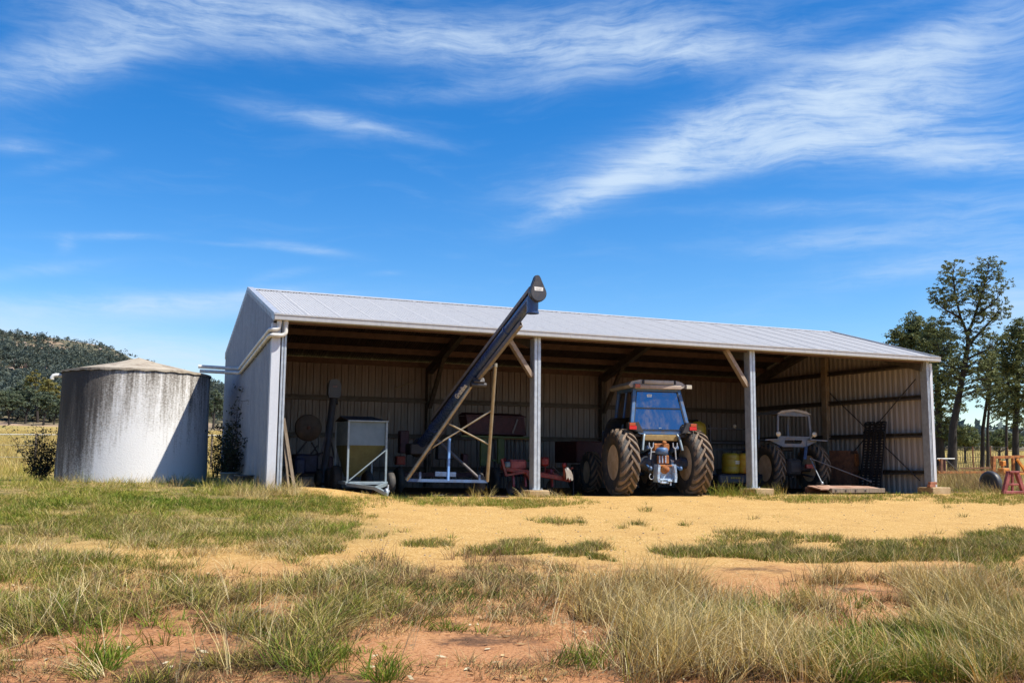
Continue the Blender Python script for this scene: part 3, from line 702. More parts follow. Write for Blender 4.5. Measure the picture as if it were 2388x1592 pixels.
def auger_mid():
    """blue grain auger on its wheeled A-frame, reaching out under the eave"""
    head = atY(1246, 690, -3.0)           # discharge end of the tube
    low = atY(984, 1032, 2.9)             # lower end inside the shed
    low = Vector((low.x, low.y, max(low.z, .55)))
    d = (head-low).normalized(); side = d.cross(Vector((0,0,1))).normalized(); upn = side.cross(d).normalized()
    base = on_ground(low.x+1.0, low.y-1.2)
    T = thing('grain_auger', 'long dark blue grain auger rising out of the shed under the eave', 'auger', base)
    r = .118
    m = MB(); m.tube([low-d*.1, head+d*.05], r, 20); 
    for q in (.12, .8): c = low+(head-low)*q; m.tube([c-d*.02, c+d*.02], r+.018, 20)
    tube = m.build('auger_tube', MDKBLUE, T, world=True)
    # belt cover: long channel along the top of the tube
    m = MB(); o = upn*(r+.075); a, b = low+d*.9+o, head+d*.02+o
    m.beam(a, b, .16, .10, upn, .015); m.build('belt_cover', MDUSTP, T, world=True)
    m = MB(); m.beam(a-upn*.054, b-upn*.054, .17, .008, upn); m.build('cover_strap', MBLACKP, T, world=True)
    # teardrop belt guard at the top
    fw = Vector((-.52,-.85,0)).normalized(); fx = fw.cross(Vector((0,0,1))).normalized()*-1; fz = Vector((0,0,1))
    # face the yard: normal along the tube axis flattened, outline hangs as a drop
    nrm = (Vector((d.x, d.y, 0)).normalized()*.55 + Vector((-.2,-.9,0))).normalized(); gx = Vector((-nrm.y, nrm.x, 0)); gz = Vector((0,0,1))
    if gx.dot(Vector((RT[0],RT[1],0))) < 0: gx = -gx
    gc = head+d*.04+upn*.10+gx*.05
    pts = []
    R0, R1, dist = .185, .06, .33
    ph = math.acos((R0-R1)/dist)
    for k in range(25):
        a_ = math.pi/2+ph + (2*math.pi-2*ph)*k/24; pts.append((R0*math.cos(a_), R0*math.sin(a_)))
    for k in range(9):
        a_ = math.pi/2-ph + 2*ph*k/8; pts.append((R1*math.cos(a_), dist+R1*math.sin(a_)))
    lean = -.05
    poly = [gc+gx*(x+lean*y)+gz*(y-.06) for x, y in pts]
    m = MB(); m.prism(poly, nrm*.0, nrm*.15); gd = m.build('belt_guard', MBLACKP, T, world=True)
    cen = sum(poly, Vector((0,0,0)))/len(poly)
    m = MB(); m.prism([cen+(p-cen)*1.03 for p in poly], nrm*.05, nrm*.062); m.prism([cen+(p-cen)*.93 for p in poly], nrm*.15, nrm*.165); m.build('guard_lip', MBLACKP, gd, world=True)
    m = MB(); o = gc+nrm*.167+gz*.02; hw, hh = .10, .04
    m.prism([o+gx*(-hw)+gz*(hh+.01), o+gx*hw+gz*hh, o+gx*hw-gz*(hh-.002), o-gx*hw*.93-gz*hh*.9], nrm*0, nrm*.002); st = m.build('label', MWHITE, gd, world=True)
    m = MB()
    for (x0, x1, z, h) in ((-.072,-.005,.012,.010),(.005,.072,.008,.012),(-.06,.05,-.014,.006)):
        m.prism([o+gx*x0+gz*(z-h/2), o+gx*x1+gz*(z-h/2), o+gx*x1+gz*(z+h/2), o+gx*x0+gz*(z+h/2)], nrm*.0025, nrm*.004)
    m.build('label_print', mat('faint_print', (.38,.38,.36), None, .6), st, world=True)
    # spout
    sc = head-d*.10-upn*.03
    m = MB(); m.tube([sc+Vector((0,0,.05)), sc+Vector((0,0,-.30))], [.13,.128], 20, False); m.tube([sc+Vector((0,0,-.27)), sc+Vector((0,0,-.305))], .143, 20, False)
    m.tube([sc+Vector((0,0,-.28)), sc+Vector((0,0,-.285))], .129, 20)
    sp = m.build('spout', MDKBLUE, T, world=True)
    # track under the tube
    m = MB(); a, b = low+(head-low)*.50-upn*(r+.05), low+(head-low)*.885-upn*(r+.06)
    for o in (side*.035, side*-.035): m.beam(a+o-upn*.03, b+o-upn*.03, .022, .075, upn)
    m.beam(a-upn*.078, b-upn*.078, .085, .012, upn); m.beam(a+upn*.012, b+upn*.012, .06, .02, upn)
    m.build('track_rail', MDUSTP, T, world=True)
    # carriage bracket
    bc = atY(1140, 842, 0); k = (bc-low).dot(d); bc = low+d*k-upn*(r+.14)
    m = MB(); m.bbox(bc, (.30,.22,.14), .02, Matrix((side, d, upn)).transposed()); m.lathe([(.06,-.2),(.06,.2)], bc-upn*.08, n=12, rot=Matrix((upn, d, side)).transposed()); m.build('carriage_bracket', MDARK, T, world=True)
    # A-frame
    gl = atY(948, 1119, .45); gr = atY(1136, 1122, .45)
    gz_ = lambda p, z: Vector((p.x, p.y, z))
    zl = .07
    AL, AR = gz_(gl, gl.z), gz_(gr, gr.z)
    tl, tr = bc+Vector((-.12,.02,-.05)), atY(1155, 852, bc.y-.1)
    m = MB(); m.tube([AL, tl], .045, 12); m.build('leg', MGALVT, T, world=True)
    m = MB(); m.tube([AR, tr], .045, 12); m.tube([tr+Vector((0,0,-.04)), tr+Vector((0,0,.05))], .052, 12); m.build('leg', MGALVT, T, world=True)
    m = MB(); m.tube([tl+Vector((0,0,.02)), tr+Vector((0,0,.03))], .028, 8); m.build('cross_bar', MDARK, T, world=True)
    m = MB(); q0 = AL+(tl-AL)*.04; m.tube([AL+(tl-AL)*.12+Vector((.05,0,-.03)), AL+(tl-AL)*.74+Vector((.075,-.02,-.03))], .012, 6); m.build('cable', MDARK, T, world=True)
    m = MB(); m.beam(AL, AR, .07, .07); m.build('axle', MPBLUE, T, world=True)
    on = lambda A, Bq, f: A+(Bq-A)*f
    m = MB(); m.tube([on(AL,tl,.60), on(AR,tr,.32)], .022, 8); m.build('brace', MGALVT, T, world=True)
    m = MB(); m.tube([on(AL,tl,.30), on(AR,tr,.62)], .022, 8); m.build('brace', MGALVT, T, world=True)
    mid = on(AL, AR, .505); m = MB(); m.beam(mid, mid+Vector((.02,0,1.02)), .075, .05); m.build('upright', mat('light_blue_paint', (.16,.33,.68), (.12,.26,.55), .45, 0, 4), T, world=True)
    for fr, hh in ((.16,.20), (.90,.16)):
        m = MB(); m.beam(on(AL,AR,fr)+Vector((0,0,.03)), on(AL,AR,fr)+Vector((0,0,hh)), .05,.05); m.build('axle_lug', MPBLUE, T, world=True)
    m = MB(); m.tube([on(AL,AR,.93)+Vector((0,.05,.03)), low+d*.6+Vector((.1,0,-.12))], .035, 8); m.build('push_pole', MDUSTP, T, world=True)
    m = MB(); m.beam(on(AL,AR,.40)+Vector((0,.35,.16)), on(AL,AR,.66)+Vector((0,.35,.15)), .06,.11); m.build('motor_mount', MPBLUE, T, world=True)
    # intake end: hopper and engine
    m = MB(); m.tube([low-d*.45, low-d*.08], .20, 16); m.bbox(low-d*.25+Vector((0,0,-.05)), (.6,.5,.3), .03); m.build('intake_cage', MDARK, T, world=True)
    for sd in (-1, 1):     # road wheels, one at each end of the axle
        c = (AL if sd < 0 else AR)+Vector((sd*.14, .12, 0)); gzv = zg1(c.x, c.y); rad = .30
        c = Vector((c.x, c.y+.85, gzv+rad))
        m = MB(); m.lathe([(.16,-.08),(.24,-.09),(.29,-.06),(.30,0),(.29,.06),(.24,.09),(.16,.08)], c, 'X', 24); w = m.build('wheel', MTYRE, T, world=True)
        m = MB(); m.lathe([(.02,-.03),(.16,-.05),(.16,.05),(.02,.03)], c, 'X', 20); m.build('rim', MRIM, w, world=True)
    # maker's name along the tube
    o = low+(head-low)*0
    k = ((atY(1103, 868, (bc.y+low.y)/2-.2))-low).dot(d)
    vd = (Vector(CAM)-(low+d*k)).normalized(); pr = (vd-d*vd.dot(d)).normalized(); yd = pr.cross(d)
    if yd.z < 0: yd = -yd
    try:
        text_on('Grainline', .165, low+d*k+pr*(r+.004)-yd*.041, d, yd, 'lettering', MTEXT, tube, .003, r)
    except Exception as ex: print('text', ex)
    return T
auger_mid()

def small_auger():
    Y = 4.3; head = atY(780, 905, Y); low = atY(752, 1128, Y-.9)
    T = thing('grain_auger', 'small dark grain auger standing steeply behind the grey field bin', 'auger', on_ground(low.x, low.y))
    d = (head-low).normalized(); r = .095
    m = MB(); m.tube([low, head], r, 14); m.build('auger_tube', MBLACKP, T, world=True)
    m = MB(); c = atY(780, 906, Y-.25)
    fr = [(-.15,-.24),(.12,-.25),(.17,-.18),(.17,.12),(.12,.22),(.03,.26),(-.03,.26),(-.13,.22),(-.17,.12),(-.17,-.16)]
    m.prism([c+Vector((x,0,z)) for x, z in fr], (0,-.06,0), (0,.10,0)); g = m.build('belt_guard', MBLACKP, T, world=True)
    m = MB(); m.box(c+Vector((.0,-.063,.055)), (.12,.003,.022)); m.build('label', mat('dull_label', (.32,.16,.16), None, .6), g, world=True)
    m = MB(); m.tube([head-d*.15, head-d*.15+Vector((.02,-.1,-.3))], .08, 12); m.build('spout', MDARK, T, world=True)
    for sx in (-.30, .42):
        m = MB(); p = low+(head-low)*.52; q = Vector((p.x+sx, low.y+.5, zg1(p.x+sx, low.y+.5))); m.tube([p, q], .02, 8); m.build('leg', MDARK, T, world=True)
    m = MB(); p = low+(head-low)*.70; m.beam(p+d*.0, low+d*.3+Vector((-.13,0,.1)), .05,.1); m.build('belt_cover', MDUSTP, T, world=True)
    c = Vector((low.x+.12, low.y-.25, zg1(low.x, low.y)+.28))
    m = MB(); m.lathe([(.14,-.08),(.24,-.09),(.28,-.05),(.28,.05),(.24,.09),(.14,.08)], c, 'X', 22); w = m.build('wheel', MTYRE, T, world=True)
    m = MB(); m.lathe([(.02,-.04),(.14,-.05),(.14,.05),(.02,.04)], c, 'X', 16); m.build('rim', MORRUST, w, world=True)
small_auger()

def field_bin():
    Y = 1.05
    tl, tr = atY(812.5, 981, Y), atY(902, 982, Y); bl, br = atY(811, 1124, Y), atY(899, 1124, Y)
    x0, x1 = (tl.x+bl.x)/2, (tr.x+br.x)/2; zt, zb = (tl.z+tr.z)/2, (bl.z+br.z)/2
    T = thing('field_bin', 'pale grey steel grain bin on a towable frame with a tapering hopper', 'grain bin', on_ground((x0+x1)/2, Y))
    dp = 1.35; zm = atY(855, 1038, Y).z
    m = MB()
    m.prism([(x0,Y+.03,zm),(x1,Y+.03,zm),(x1,Y+.03,zt),(x0,Y+.03,zt)], (0,0,0), (0,dp,0)); m.build('bin_body', MGREY, T, world=True)
    m = MB(); a = [Vector((x0,Y+.05,zm)),Vector((x1,Y+.05,zm)),Vector((x1,Y+dp,zm)),Vector((x0,Y+dp,zm))]
    c = [Vector((x0+.12,Y+.45,zb+.12)),Vector((x0+.42,Y+.45,zb+.12)),Vector((x0+.42,Y+.85,zb+.12)),Vector((x0+.12,Y+.85,zb+.12))]
    m.add(a+c, [(0,1,5,4),(1,2,6,5),(2,3,7,6),(3,0,4,7),(0,3,2,1),(4,5,6,7)]); m.build('hopper', MOLIVE, T, world=True)
    m = MB(); m.prism([(x0-.03,Y-.02,zt),(x1+.03,Y-.02,zt),(x1-.25,Y+.5,zt+.12),(x0-.12,Y+.5,zt+.12)], (0,0,0), (0,0,.012)); m.prism([(x0-.1,Y+.5,zt+.12),(x1-.25,Y+.5,zt+.12),(x1-.2,Y+dp,zt+.02),(x0-.03,Y+dp,zt+.02)], (0,0,0), (0,0,.012)); m.build('lid', MDARK, T, world=True)
    for x in (x0, x1):
        for y in (Y, Y+dp):
            m = MB(); m.bbox((x,y,(zt+zb)/2-.02), (.05,.05,zt-zb+.04), .006); m.build('frame_post', MGREYF, T, world=True)
    m = MB(); m.bbox(((x0+x1)/2,Y,zb-.02), (x1-x0+.10,.08,.07), .006); m.bbox(((x0+x1)/2,Y+dp,zb-.02), (x1-x0+.10,.08,.07), .006)
    for x in (x0, x1): m.bbox((x,Y+dp/2,zb-.02), (.06,dp-.09,.068), .006)
    m.build('base_frame', MGREYF, T, world=True)
    m = MB(); m.bbox(((x0+x1)/2,Y-.05,zt+.0), (x1-x0+.06,.03,.03), .004); m.build('rim_bar', MGREYF, T, world=True)
    m = MB(); m.tube([(x0+.03,Y-.05,zb+.04), (x1-.03,Y-.05,zm-.12)], .017, 8); m.build('brace', MGREYF, T, world=True)
    xc = (x0+x1)/2-.18; jk = atY(875, 1140, -.15)
    m = MB()
    for x in (x0, x1): m.beam((x, Y-.02, zb-.05), (xc+.12, -.02, zb-.11), .06, .075)
    m.beam((xc+.12, .0, zb-.11), (xc+.30, -.42, zb-.24), .07, .09, cham=.008); m.build('drawbar', MGREYF, T, world=True)
    jx = xc+.20; gz = zg1(jx, -.3)
    m = MB(); m.tube([(jx+.13,-.33,zb-.13), (jx+.13,-.33,zb-.02)], .022, 8); m.tube([(jx+.10,-.33,gz+.12), (jx+.13,-.33,zb-.10)], .027, 8)
    m.bbox((jx+.11,-.36,zb-.17), (.09,.06,.05), .008); jw = m.build('jockey_stand', MGALV, T, world=True)
    m = MB(); m.lathe([(.03,-.02),(.075,-.028),(.085,0),(.075,.028),(.03,.02)], (jx+.09,-.33,gz+.085), 'X', 18); m.build('jockey_wheel', MGALV, T, world=True)
    for sx in (-.2, x1-x0+.2):
        c = Vector((x0+sx*.6+.1, Y+dp*.85, zg1(x0+sx, Y+dp*.85)+.31))
        m = MB(); m.lathe([(.17,-.09),(.26,-.10),(.30,-.07),(.31,0),(.30,.07),(.26,.10),(.17,.09)], c, 'X', 26); w = m.build('wheel', MTYRE, T, world=True)
        m = MB(); m.lathe([(.02,-.05),(.12,-.03),(.17,-.06),(.17,.06),(.12,.03),(.02,.05)], c, 'X', 20); m.build('rim', MGREYF, w, world=True)
field_bin()

def blower():
    Y = 3.6; c = atY(719, 997, Y); g = on_ground(c.x, Y)
    T = thing('chaff_blower', 'dark old machine with a large round rusty disc beside the left wall', 'farm machine', g)
    m = MB(); m.lathe([(.02,-.05),(.10,-.06),(.33,-.04),(.35,-.02),(.35,.06),(.33,.08),(.02,.08)], c, 'Y', 30); m.build('disc', mat('brown_disc', (.10,.062,.032), (.06,.04,.025), .7, .1, 3), T, world=True)
    m = MB(); m.lathe([(.045,-.1),(.045,-.04)], c, 'Y', 12); m.build('hub', MRUST, T, world=True)
    b = atY(716, 1085, Y); z = b.z
    m = MB(); m.bbox((c.x-.02,Y+.3,z+.05), (.62,.7,.5), .05); m.bbox((c.x-.22,Y-.1,z-.02), (.28,.4,.42), .05); m.build('engine_body', mat('engine_navy', (.035,.045,.10), (.02,.022,.04), .6, 0, 5), T, world=True)
    m = MB()
    for (a, e) in (((-.3,-.15,.3),(-.05,-.1,.62)), ((.28,-.15,.25),(.08,-.1,.6)), ((-.42,0,.12),(.40,-.05,.34)), ((.05,-.2,.3),(.22,-.2,.52))):
        m.tube([(c.x+a[0],Y+a[1],z+a[2]), (c.x+e[0],Y+e[1],z+e[2])], .022, 7)
    m.build('linkage', MDARK, T, world=True)
    m = MB(); m.bbox((c.x,Y+.15,g.z+.32), (.9,.12,.10), .01); m.bbox((c.x-.38,Y+.15,g.z+.16), (.08,.1,.32), .01); m.bbox((c.x+.38,Y+.15,g.z+.16), (.08,.1,.32), .01); m.build('frame', MDARK, T, world=True)
    for k, sx in enumerate((-.34, .30)):
        p = Vector((c.x+sx, Y-.05, g.z+.24)); m = MB(); m.lathe([(.12,-.07),(.20,-.08),(.24,-.04),(.24,.04),(.20,.08),(.12,.07)], p, 'X', 22); w = m.build('wheel', MTYRE, T, world=True)
        m = MB(); m.lathe([(.02,-.04),(.12,-.05),(.12,.05),(.02,.04)], p, 'X', 16); m.build('rim', MORRUST, w, world=True)
    m = MB(); q = atY(772, 1090, Y); m.bbox((q.x,Y+.4,q.z+.05), (.22,.3,.5), .04); m.build('fuel_tank', mat('dull_plum', (.055,.03,.05), None, .6), T, world=True)
blower()

for lab, a, b, w in (('long weathered board leaning inside beside the left corner column', (661,975), (686,1141), .075), ('short thin board leaning under the longer one at the left corner column', (662,1015), (673,1138), .05)):
    Y = .55; p, q = atY(*a, Y+.15), atY(*b, Y-.1); q.z = zg1(q.x, q.y)+.02
    o = MB(); o.beam(p-q+Vector((0,0,0)), Vector((0,0,0)), w, .035, (0,1,0), .004)
    t = o.build('timber_board', MTIMB); t.location = q; tag(t, lab, 'board', 'boards leaning at the corner column')

def seeder():
    Y = 4.6
    tl, br = atY(1088, 968, Y), atY(1222, 1014, Y); x0, x1, zt, zb = tl.x, br.x, tl.z, br.z
    g = on_ground((x0+x1)/2, Y)
    T = thing('seed_drill', 'maroon and lime green seed drill parked deep in the left bay', 'seed drill', g)
    m = MB(); m.prism([(x0,Y,zt-.02),(x0+.06,Y,zb),(x0+.06,Y+.5,zb-.08),(x0,Y+.7,zt)], (0,0,0), (x1-x0,0,0)); m.build('seed_box', MMAROON, T, world=True)
    m = MB(); m.beam((x0-.04,Y+.0,zt+.0), (x1+.04,Y+.0,zt+.0), .1, .03); m.prism([(x0-.02,Y-.03,zt+.015),(x0-.02,Y+.35,zt+.10),(x0-.02,Y+.72,zt+.015)], (0,0,0), (x1-x0+.04,0,0)); m.build('lid', MMAROON, T, world=True)
    m = MB(); a = atY(1207, 977, Y-.03); b = atY(1195, 1010, Y-.03); m.beam(a, b, .03, .05); m.build('lid_stay', MDUSTP, T, world=True)
    m = MB(); zy = atY(1200, 1022, Y-.05).z
    m.beam((x0+.25,Y-.05,zy), (x1+.12,Y-.05,zy), .05,.06); m.build('feed_shaft', mat('dull_ochre', (.25,.15,.03), (.16,.09,.02), .7), T, world=True)
    for k in range(12):
        x = x0+.3+k*(x1-x0-.35)/11; m = MB(); m.tube([(x,Y-.06,zy-.02), (x,Y-.10,zy-.22), (x-.03,Y-.2,zy-.6), (x-.03,Y-.3,g.z+.1)], .022, 7); m.build('seed_tube', MDARK, T, world=True)
    for (u0, u1, v0, v1) in ((1120,1136,1021,1086), (1160,1175,1022,1080)):
        a, b = atY(u0, v0, Y-.35), atY(u1, v1, Y-.35); m = MB(); m.bbox(((a.x+b.x)/2,Y-.35,(a.z+b.z)/2), (b.x-a.x,.10,a.z-b.z), .012); m.build('frame_upright', MGREEN, T, world=True)
    a = atY(1075, 1016, Y-.35); b = atY(1240, 1074, Y-.3)
    m = MB(); m.beam((a.x,Y-.35,a.z), (x1+.2,Y-.35,a.z-.02), .07,.05); m.beam((a.x+1.0,Y-.3,b.z), (x1+.35,Y-.3,b.z), .06,.05); m.build('frame_beam', MGREEN, T, world=True)
    for (u, v, w, h, mm, nm) in ((935,1073,.26,.24,MRED,'fertiliser_box'), (943,1030,.26,.62,MMAROON,'end_frame'), (1040,1050,.5,.5,MDARK,'gear_case'), (1085,1070,.16,.30,MMAROON,'clutch_box')):
        c = atY(u, v, Y-.45); m = MB(); m.bbox((c.x,Y-.35,c.z), (w,.25,h), .02); m.build(nm, mm, T, world=True)
    l0 = atY(948, 1090, Y-.2); m = MB(); m.beam((l0.x-.1,Y-.1,g.z+.5), (x1+.2,Y-.1,g.z+.5), .12,.12); m.build('tool_bar', MMAROON, T, world=True)
    for u in (930, 1153, 1240):
        p = atY(u, 1100, Y-.6); p = Vector((p.x, Y-.6, zg1(p.x, Y-.6)+.36)); m = MB(); m.lathe([(.18,-.08),(.30,-.09),(.35,-.05),(.36,0),(.35,.05),(.30,.09),(.18,.08)], p, 'X', 26); w = m.build('wheel', MTYRE, T, world=True)
        m = MB(); m.lathe([(.02,-.05),(.18,-.06),(.18,.06),(.02,.05)], p, 'X', 18); m.build('rim', MMAROON, w, world=True)
seeder()

def disc_plough():
    Y = 1.85
    c = on_ground(atY(1250, 1110, Y).x, Y)
    T = thing('disc_plough', 'bright red disc plough standing behind the second column from the left', 'plough', c)
    a, b = atY(1178, 1092, Y), atY(1330, 1118, Y-.4)
    m = MB(); m.beam(a, b, .13,.13, cham=.015); m.beam(a+Vector((-.05,.1,.0)), a+Vector((.2,.5,.25)), .08,.1, cham=.01); m.build('main_beam', MRED, T, world=True)
    for (u, v, w, h, nm) in ((1207,1083,.50,.27,'engine_cover'), (1272,1076,.22,.24,'weight_box')):
        q = atY(u, v, Y-.05); m = MB(); m.bbox((q.x,Y+.05,q.z), (w,.32,h), .05); m.build(nm, MOLDRED if u < 1250 else MRED, T, world=True)
    q = atY(1184, 1082, Y-.2); m = MB(); m.bbox((q.x+.03,Y-.05,q.z-.01), (.14,.25,.16), .03); m.build('air_cleaner', MGREY, T, world=True)
    m = MB(); p0 = atY(1170, 1070, Y-.1); p1 = atY(1180, 1108, Y-.1); m.beam(p0, p1, .06,.06); p2 = atY(1225,1100,Y-.2); m.beam(p1, p2, .05,.05); m.tube([p2, p2+Vector((.15,0,-.2))], .04, 8); m.build('side_frame', MRED, T, world=True)
    for k, (u, v) in enumerate(((1200,1116), (1228,1120), (1290,1118))):
        q = atY(u, v, Y-.2); z = zg1(q.x, q.y)
        m = MB(); R = Matrix.Rotation(.5+.1*k, 3, 'Z'); m.lathe([(.0,.05),(.10,.035),(.18,.01),(.20,-.015),(.195,-.02),(.17,.0),(.09,.025),(.0,.04)], (q.x,q.y+.25,z+.19), 'Y', 24, rot=R); d_ = m.build('disc_blade', MDARK, T, world=True)
        m = MB(); m.beam((q.x,q.y+.05,z+.23), (q.x+.02,q.y+.2,a.z-.02), .05,.08); m.build('shank', MRED, d_, world=True)
    rr = random.Random(5)
    for k in range(7):      # levers, rods and a hose among the gear
        f = rr.uniform(.02, .95); p_ = a+(b-a)*f; e = p_+Vector((rr.uniform(-.25,.25), rr.uniform(-.1,.3), rr.uniform(.08,.30)))
        m = MB(); m.tube([p_, p_.lerp(e,.5)+Vector((rr.uniform(-.05,.05),0,.03)), e], .016, 7); m.bbox(e, (.06,.05,.05), .01); m.build('lever', MDARK if k % 2 else MRED, T, world=True)
    for (u, v, w_, h_) in ((1216,1098,.22,.16), (1192,1100,.18,.2), (1288,1100,.2,.16), (1240,1108,.3,.12)):
        q = atY(u, v, Y); m = MB(); m.bbox((q.x,Y+.15,q.z), (w_,.22,h_), .03); m.build('gear_housing', MMAROON if w_ < .2 else MRED, T, world=True)
    # screw jack with a red cap, bright share below it, catching the sun
    j = atY(1316, 1083, Y-.55); k_ = atY(1322, 1128, Y-.65)
    m = MB(); m.tube([b, Vector((j.x,j.y,b.z+.02)), j+Vector((0,0,-.08))], .035, 10); m.build('jack_post', MRED, T, world=True)
    m = MB(); m.lathe([(.02,-.065),(.055,-.05),(.06,0),(.05,.045),(.02,.055)], j, n=16); m.build('red_cap', MRED, T, world=True)
    m = MB(); m.lathe([(.03,-.05),(.04,0),(.03,.03)], j+Vector((.06,-.05,-.10)), n=12); m.build('grease_pot', MWHITE, T, world=True)
    s = atY(1325, 1103, Y-.62)
    pl = [(-.10,.12),(.02,.13),(.09,.06),(.14,-.05),(.15,-.17),(.11,-.20),(.07,-.12),(.05,-.19),(.0,-.10),(-.05,-.17),(-.06,-.02)]
    m = MB(); m.prism([s+Vector((x,.05*x,z)) for x, z in pl], (0,0,0), (.0,.03,0)); m.build('plough_share', mat('polished_share', (.50,.46,.40), (.36,.30,.24), .5, .3, 8), T, world=True)
    m = MB(); q = atY(1333, 1100, Y-.2); m.tube([q+Vector((.05,0,.02)), Vector((q.x+.06,q.y,zg1(q.x,q.y)))], .02, 8); m.build('stand', MDARK, T, world=True)
disc_plough()

MLUG = mat('dusty_tread_bars', (.21,.145,.095), (.13,.095,.065), .85, 0, 4, 1, .3, 60)
def lug_tyre(R, W, nl, inner):
    """tractor tyre with chevron bars; axis X, centre at origin"""
    m = MB()
    prof = [(inner,-W*.36),(inner+.02,-W*.46),(R*.80,-W*.52),(R*.885,-W*.49),(R*.92,-W*.40),(R*.93,-W*.2),(R*.933,0),(R*.93,W*.2),(R*.92,W*.40),(R*.885,W*.49),(R*.80,W*.52),(inner+.02,W*.46),(inner,W*.36)]
    m.lathe(prof, (0,0,0), 'X', 64); m.mi = [0]*len(m.f)
    for i in range(nl):
        for sg in (-1, 1):
            a0 = 2*math.pi*(i+(.5 if sg > 0 else 0))/nl; K = 6; vs = []
            for k in range(K+1):
                q = k/K; x = sg*W*(-.04+.56*q); sw = -.40*(q**1.05)*(18/nl)*1.25
                rb = R*.91 if q < .72 else R*(.91-.10*((q-.72)/.28)**1.5); rt = R*(1.0-.012*q*q) if q < .72 else R*(.99-.10*((q-.72)/.28)**1.5)
                th = .5*(.082 + .03*q)*(R/.885)**.6/R*1.05
                for (rr, t) in ((rb,-th*1.25),(rt,-th),(rt,th),(rb,th*1.25)):
                    a = a0+sw+t; vs.append((x, rr*math.sin(a), rr*math.cos(a)))
            fs = []
            for k in range(K):
                o = k*4
                for j in range(3): fs.append((o+j,o+j+1,o+j+5,o+j+4))
            fs += [(0,1,2,3), (K*4+3,K*4+2,K*4+1,K*4)]
            m.add(vs, fs)
    m.mi = m.mi+[1]*(len(m.f)-len(m.mi))
    return m
def rim_mesh(inner, W, dish, sg):
    """dished disc rim; sg = which side is the outer face"""
    m = MB(); s = sg
    m.lathe([(inner+.012,-W*.37),(inner+.03,-W*.40),(inner-.02,-W*.36),(inner-.06,-W*.1),(inner-.06,W*.1),(inner-.02,W*.36),(inner+.03,W*.40),(inner+.012,W*.37)], (0,0,0), 'X', 40)
    m.lathe([(inner-.05,s*dish),(inner*.82,s*(dish+.015)),(inner*.60,s*(dish-.05)),(inner*.42,s*(dish-.07)),(inner*.40,s*(dish-.02)),(.12,s*(dish-.02)),(.11,s*(dish+.06)),(.02,s*(dish+.07))], (0,0,0), 'X', 40)
    for k in range(8):
        a = k*math.pi/4; m.lathe([(.018,0),(.018,s*.03)], (s*(dish-.02) if s > 0 else s*(dish+.01), .2*math.sin(a)*inner/.42, .2*math.cos(a)*inner/.42), 'X', 6)
    return m
def part_rot(o, loc, rot=0):
    o.location = loc; o.rotation_euler = (rot,0,0); return o

